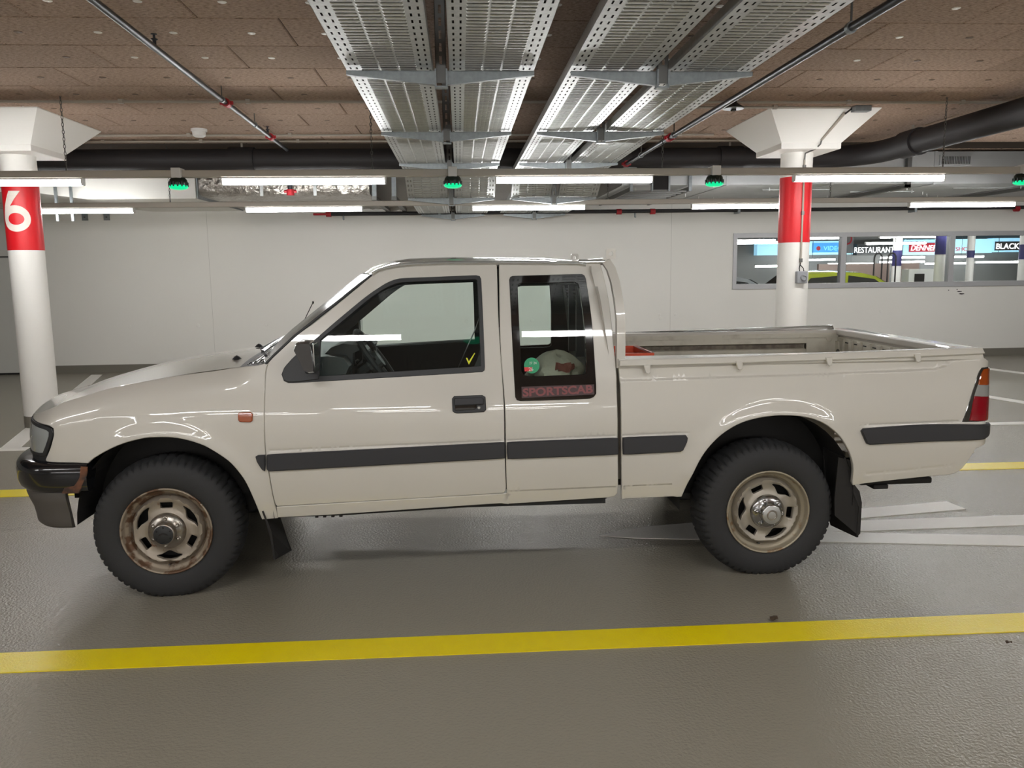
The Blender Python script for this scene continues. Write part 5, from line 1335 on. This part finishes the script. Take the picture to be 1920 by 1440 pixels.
# ------------------------------------------------------------------ hall behind the strip window
HY = 26.0
struct(MB().box((XL, HY, 0), (XR_+14, HY+.2, 3.4)).out('wall_far', M_HALLW))
struct(MB().box((XL, WALLY+.25, 3.05), (XR_+14, HY+.2, 3.25)).out('ceiling', M_SLAB))
def sign(x0, x1, z0, z1, m, label, words=(), y=HY-.3):
    t = thing('shop_sign', label, 'sign', ((x0+x1)/2, y, z0), 'lit shop signs in the hall behind the window')
    MB().box((x0, y, z0), (x1, HY, z1)).out('sign_panel', m, t)
    for txt, tx, tz, size, tm, wd, sh in words:
        V, F = text_mesh(txt, size, .01, width=wd, shear=sh); mk('lettering', [(tx+v[0], y-.012-v[2], tz+v[1]) for v in V], F, tm, t)
    return t
t = sign(9.55, 12.72, 1.93, 2.36, M_SIGNB, 'long pale blue lit sign seen through the left window pane')
MB().box((11.35, HY-.33, 2.0), (12.4, HY-.3, 2.30)).out('blue_field', M_SIGNB2, t)
V, F = text_mesh('VIDEO', .2, .005, width=.62); mk('lettering', [(11.72+v[0], HY-.34, 2.06+v[1]) for v in V], F, M_SIGNB, t)
MB().lathe([(.0, 0), (.07, 0)], (11.55, HY-.34, 2.13), n=14, axis=1).out('red_dot', M_SIGNR, t)
sign(12.85, 14.25, 1.90, 2.26, M_SIGNK, 'dark lit sign reading RESTAURANT behind the window', [('RESTAURANT', 12.76, 1.975, .26, M_SIGNT, 1.33, 0)])
t = sign(14.40, 15.62, 1.89, 2.38, M_SIGNB, 'pale lit sign with a red field and slanted white letters')
MB().box((14.58, HY-.33, 1.98), (15.55, HY-.3, 2.27)).out('red_field', M_SIGNR, t)
V, F = text_mesh('DENNER', .24, .005, offset=.0, width=.86, shear=.2); mk('lettering', [(14.63+v[0], HY-.345, 2.03+v[1]) for v in V], F, M_SIGNT, t)
sign(16.1, 17.40, 1.93, 2.38, M_SIGNB, 'pale lit sign with thin red letters in the right window pane', [('SHOES', 16.16, 2.0, .18, M_SIGNTR, .62, 0)])
t = sign(17.42, 19.3, 1.95, 2.40, M_SIGNB, 'lit sign with white letters on black at the right edge')
MB().box((17.48, HY-.33, 2.0), (18.30, HY-.3, 2.29)).out('black_field', M_SIGNK, t)
V, F = text_mesh('BLACK', .25, .005, width=.78); mk('lettering', [(17.51+v[0], HY-.345, 2.05+v[1]) for v in V], F, M_SIGNT, t)
V, F = text_mesh('OUT', .25, .005, width=.62); mk('lettering', [(18.34+v[0], HY-.345, 2.05+v[1]) for v in V], F, M_SIGNK, t)
MB().lathe([(.0, 0), (.06, 0)], (18.52, HY-.35, 2.24), n=12, axis=1).out('red_dot', M_SIGNR, t)
# lamps in the hall
HT = [(5.2, 15.5, 2.33), (7.1, 15.6, 2.33), (9.5, 15.8, 2.36), (11.6, 15.8, 2.36), (8.3, 20, 2.30), (10.4, 19.7, 2.30), (12.4, 20, 2.42), (14.2, 20.5, 2.42),
      (9.0, 24.4, 1.62), (11.3, 24.4, 1.66), (12.9, 24.4, 1.70), (14.4, 24.4, 1.64), (16.0, 24.4, 1.66), (17.2, 24.1, 1.72), (10.3, 24.9, 1.80), (13.2, 24.9, 1.84), (15.2, 25.0, 1.84), (9.5, 18.6, 2.12), (6.0, 17.8, 2.14), (13.4, 18, 2.30)]
def hall_label(x, y, z):
    def pane(q): u = (q[0]+.73)/q[1]*WALLY; return 0 if u < MX[0] else 1 if u < MX[1] else 2
    p = pane((x, y)); row = sorted([q for q in HT if pane(q) == p], key=lambda q: (q[0]+.73)/q[1]); k = row.index((x, y, z))
    o = ['first', 'second', 'third', 'fourth', 'fifth', 'sixth', 'seventh', 'eighth', 'ninth', 'tenth', 'eleventh', 'twelfth', 'thirteenth'][k]
    return f"glowing tube lamp seen behind the {['left', 'middle', 'right'][p]} window pane, {o} of its {len(row)} from the left"
for k, (x, y, z) in enumerate(HT):
    o = copy_tree(tube0, Vector((x+.73, y, z))-tube0.location, hall_label(x, y, z)); o['group'] = 'tube lamps in the hall behind the window'
    MB().cyl((x+.73, y, z), (x+.73, y, 3.05), .008, n=5).out('suspension_rod', M_STRUT, o)
# columns with navy bands
def hcol(x, y, z0, z1, r, label):
    t = thing('hall_column', label, 'column', (x, y, 0), 'columns in the hall behind the window')
    MB().lathe([(r, 0), (r, 3.05)], (x, y, 0), n=20).out('shaft', M_COLUMN, t, smooth=True)
    MB().lathe([(r+.004, z0), (r+.004, z1)], (x, y, 0), n=20).out('navy_band', M_BLUEB, t, smooth=True)
hcol(11.05, 20, 1.55, 1.94, .11, 'slim column with a navy band between the lit signs')
hcol(9.75, 16, 1.78, 2.6, .105, 'column with a navy upper band beside the middle window pane edge')
hcol(11.53, 16, 1.66, 1.96, .10, 'column with a navy band at the right edge of the window')
hcol(14.28, 22, 1.75, 1.95, .10, 'thin grey column between lit signs in the right pane')
for x0, x1, l in ((9.3, 11.2, 'brown wall panel low in the hall behind the middle pane'), (11.35, 12.0, 'narrow brown wall panel low in the hall')):
    o = MB().box((x0, 20.6, 0), (x1, 20.7, 1.62)).out('wall_panel', M_CARDOOR); tag(o, l, 'panel', 'brown panels in the hall')
t = thing('hall_counter', 'white counter with dark opening behind the middle pane', 'counter', (8.9, 17.5, 0)); MB().box((9.85, 17.3, 0), (10.5, 17.6, 1.48)).out('counter_body', M_WHITEP, t); MB().box((9.98, 17.285, .9), (10.2, 17.3, 1.38)).out('opening', M_DARK, t)
# small notice on the glass: no-stopping disc and parking mark
t = thing('parking_notice', 'small grey parking notice board with a round red-ringed sign', 'notice', (7.0, 14.4, 1.9))
MB().box((6.86, 14.4, 1.80), (7.13, 14.41, 2.10)).out('notice_board', M_GREYBOX, t)
MB().lathe([(.075, 0), (.10, 0)], (7.0, 14.395, 2.05), n=18, axis=1).out('red_ring', M_SIGNR, t)
V, F = text_mesh('P', .11, .002); mk('letter_p', [(6.885+v[0], 14.394, 1.85+v[1]) for v in V], F, M_BLUEB, t)
MB().cyl((7.0, 14.42, 0), (7.0, 14.42, 1.82), .02, n=8).out('pole', M_STRUT, t)
# cart row
for k in range(2):
    x = 10.3+k*.35
    o = MB().tube([(x-.1, 19.5, 0), (x-.1, 19.5, 1.75)]+[(x+.1*math.cos(PI-PI*i/6), 19.5, 1.75+.12*math.sin(PI*i/6)) for i in range(7)]+[(x+.1, 19.5, 1.75), (x+.1, 19.5, 0)], .018, 6).out('rail_hoop', M_DARK)
    tag(o, f"dark bent tube hoop in the hall behind the middle pane, {['left', 'right'][k]} of the pair", 'hoop', 'tube hoops in the hall')
# parked cars seen over the sill
def car(x0, y, L, Hh, m, label, prof, gl, flip=False):
    t = thing('parked_car', label, 'car', (x0+L/2, y, 0))
    def fx(u): return x0+(1-u if flip else u)*L
    Wd = 1.68
    def section(u, z, top, belt=.92):
        k = 0 if z < belt else (z-belt)/(Hh-belt)
        return Wd/2*(1-.18*max(0, k))
    G = []
    for u, z in prof:
        row = []
        for v in np.linspace(-1, 1, 13):
            row.append((fx(u), y+v*section(u, z, z), z+.035*(1-v*v)))
        G.append(row)
    MB().grid(G).out('upper_skin', m, t, smooth=True, sharp=50)
    low = [(fx(u), z) for u, z in prof]+[(fx(1), .25), (fx(0), .25)]
    for s in (-1, 1):
        V = []; F = []
        for u, z in prof: V += [(fx(u), y+s*Wd/2, .25), (fx(u), y+s*Wd/2, min(z, .92)), (fx(u), y+s*section(u, z, z), z)]
        for i in range(len(prof)-1): F += [(i*3, i*3+3, i*3+4, i*3+1), (i*3+1, i*3+4, i*3+5, i*3+2)]
        mk('body_side', V, F, m, t)
        for poly in gl:
            V = [(fx(u), y+s*(section(u, z, z)+.006), z) for u, z in poly]; mk('side_window', V, [list(range(len(V)))], M_CARG, t)
    # wind- and rear screens
    for a, b in ((3, 4), (len(prof)-4, len(prof)-3)):
        (u0, z0), (u1, z1) = prof[a], prof[b]; V = []
        for u, z, k in ((lerp(u0, u1, .08), lerp(z0, z1, .08), .9), (lerp(u0, u1, .92), lerp(z0, z1, .92), .86)):
            for v in (-1, 1): V.append((fx(u)+(.012 if (a > 5) != flip else -.012), y+v*k*section(u, z, z), z+.03))
        mk('screen', V, [(0, 1, 3, 2)], M_CARG, t)
    for u in (.18, .80):
        for s in (-1, 1):
            MB().tube([(fx(u), y+s*(Wd/2-.19), .31), (fx(u), y+s*(Wd/2+.01), .31)], .31, 20).out('wheel', M_RUBBER, t)
P = [(0, .55), (.02, .80), (.06, .90), (.26, 1.00), (.42, 1.36), (.50, 1.43), (.66, 1.455), (.82, 1.41), (.93, 1.12), (.97, .9), (1, .6)]
GL = [[(.31, 1.0), (.43, 1.31), (.58, 1.385), (.60, 1.0)], [(.63, 1.0), (.62, 1.385), (.80, 1.34), (.88, 1.05)]]
car(6.2, 16.35, 3.5, 1.455, M_CARY, 'yellow-green hatchback seen over the window sill', [(u, z) for u, z in P], GL, flip=True)
car(2.75, 14.55, 3.9, 1.45, M_CARW, 'silver-white car at the left end of the strip window', P, GL, flip=True)
car(11.3, 16.2, 3.9, 1.45, M_CARK, 'dark car at the right end of the strip window', P, GL)
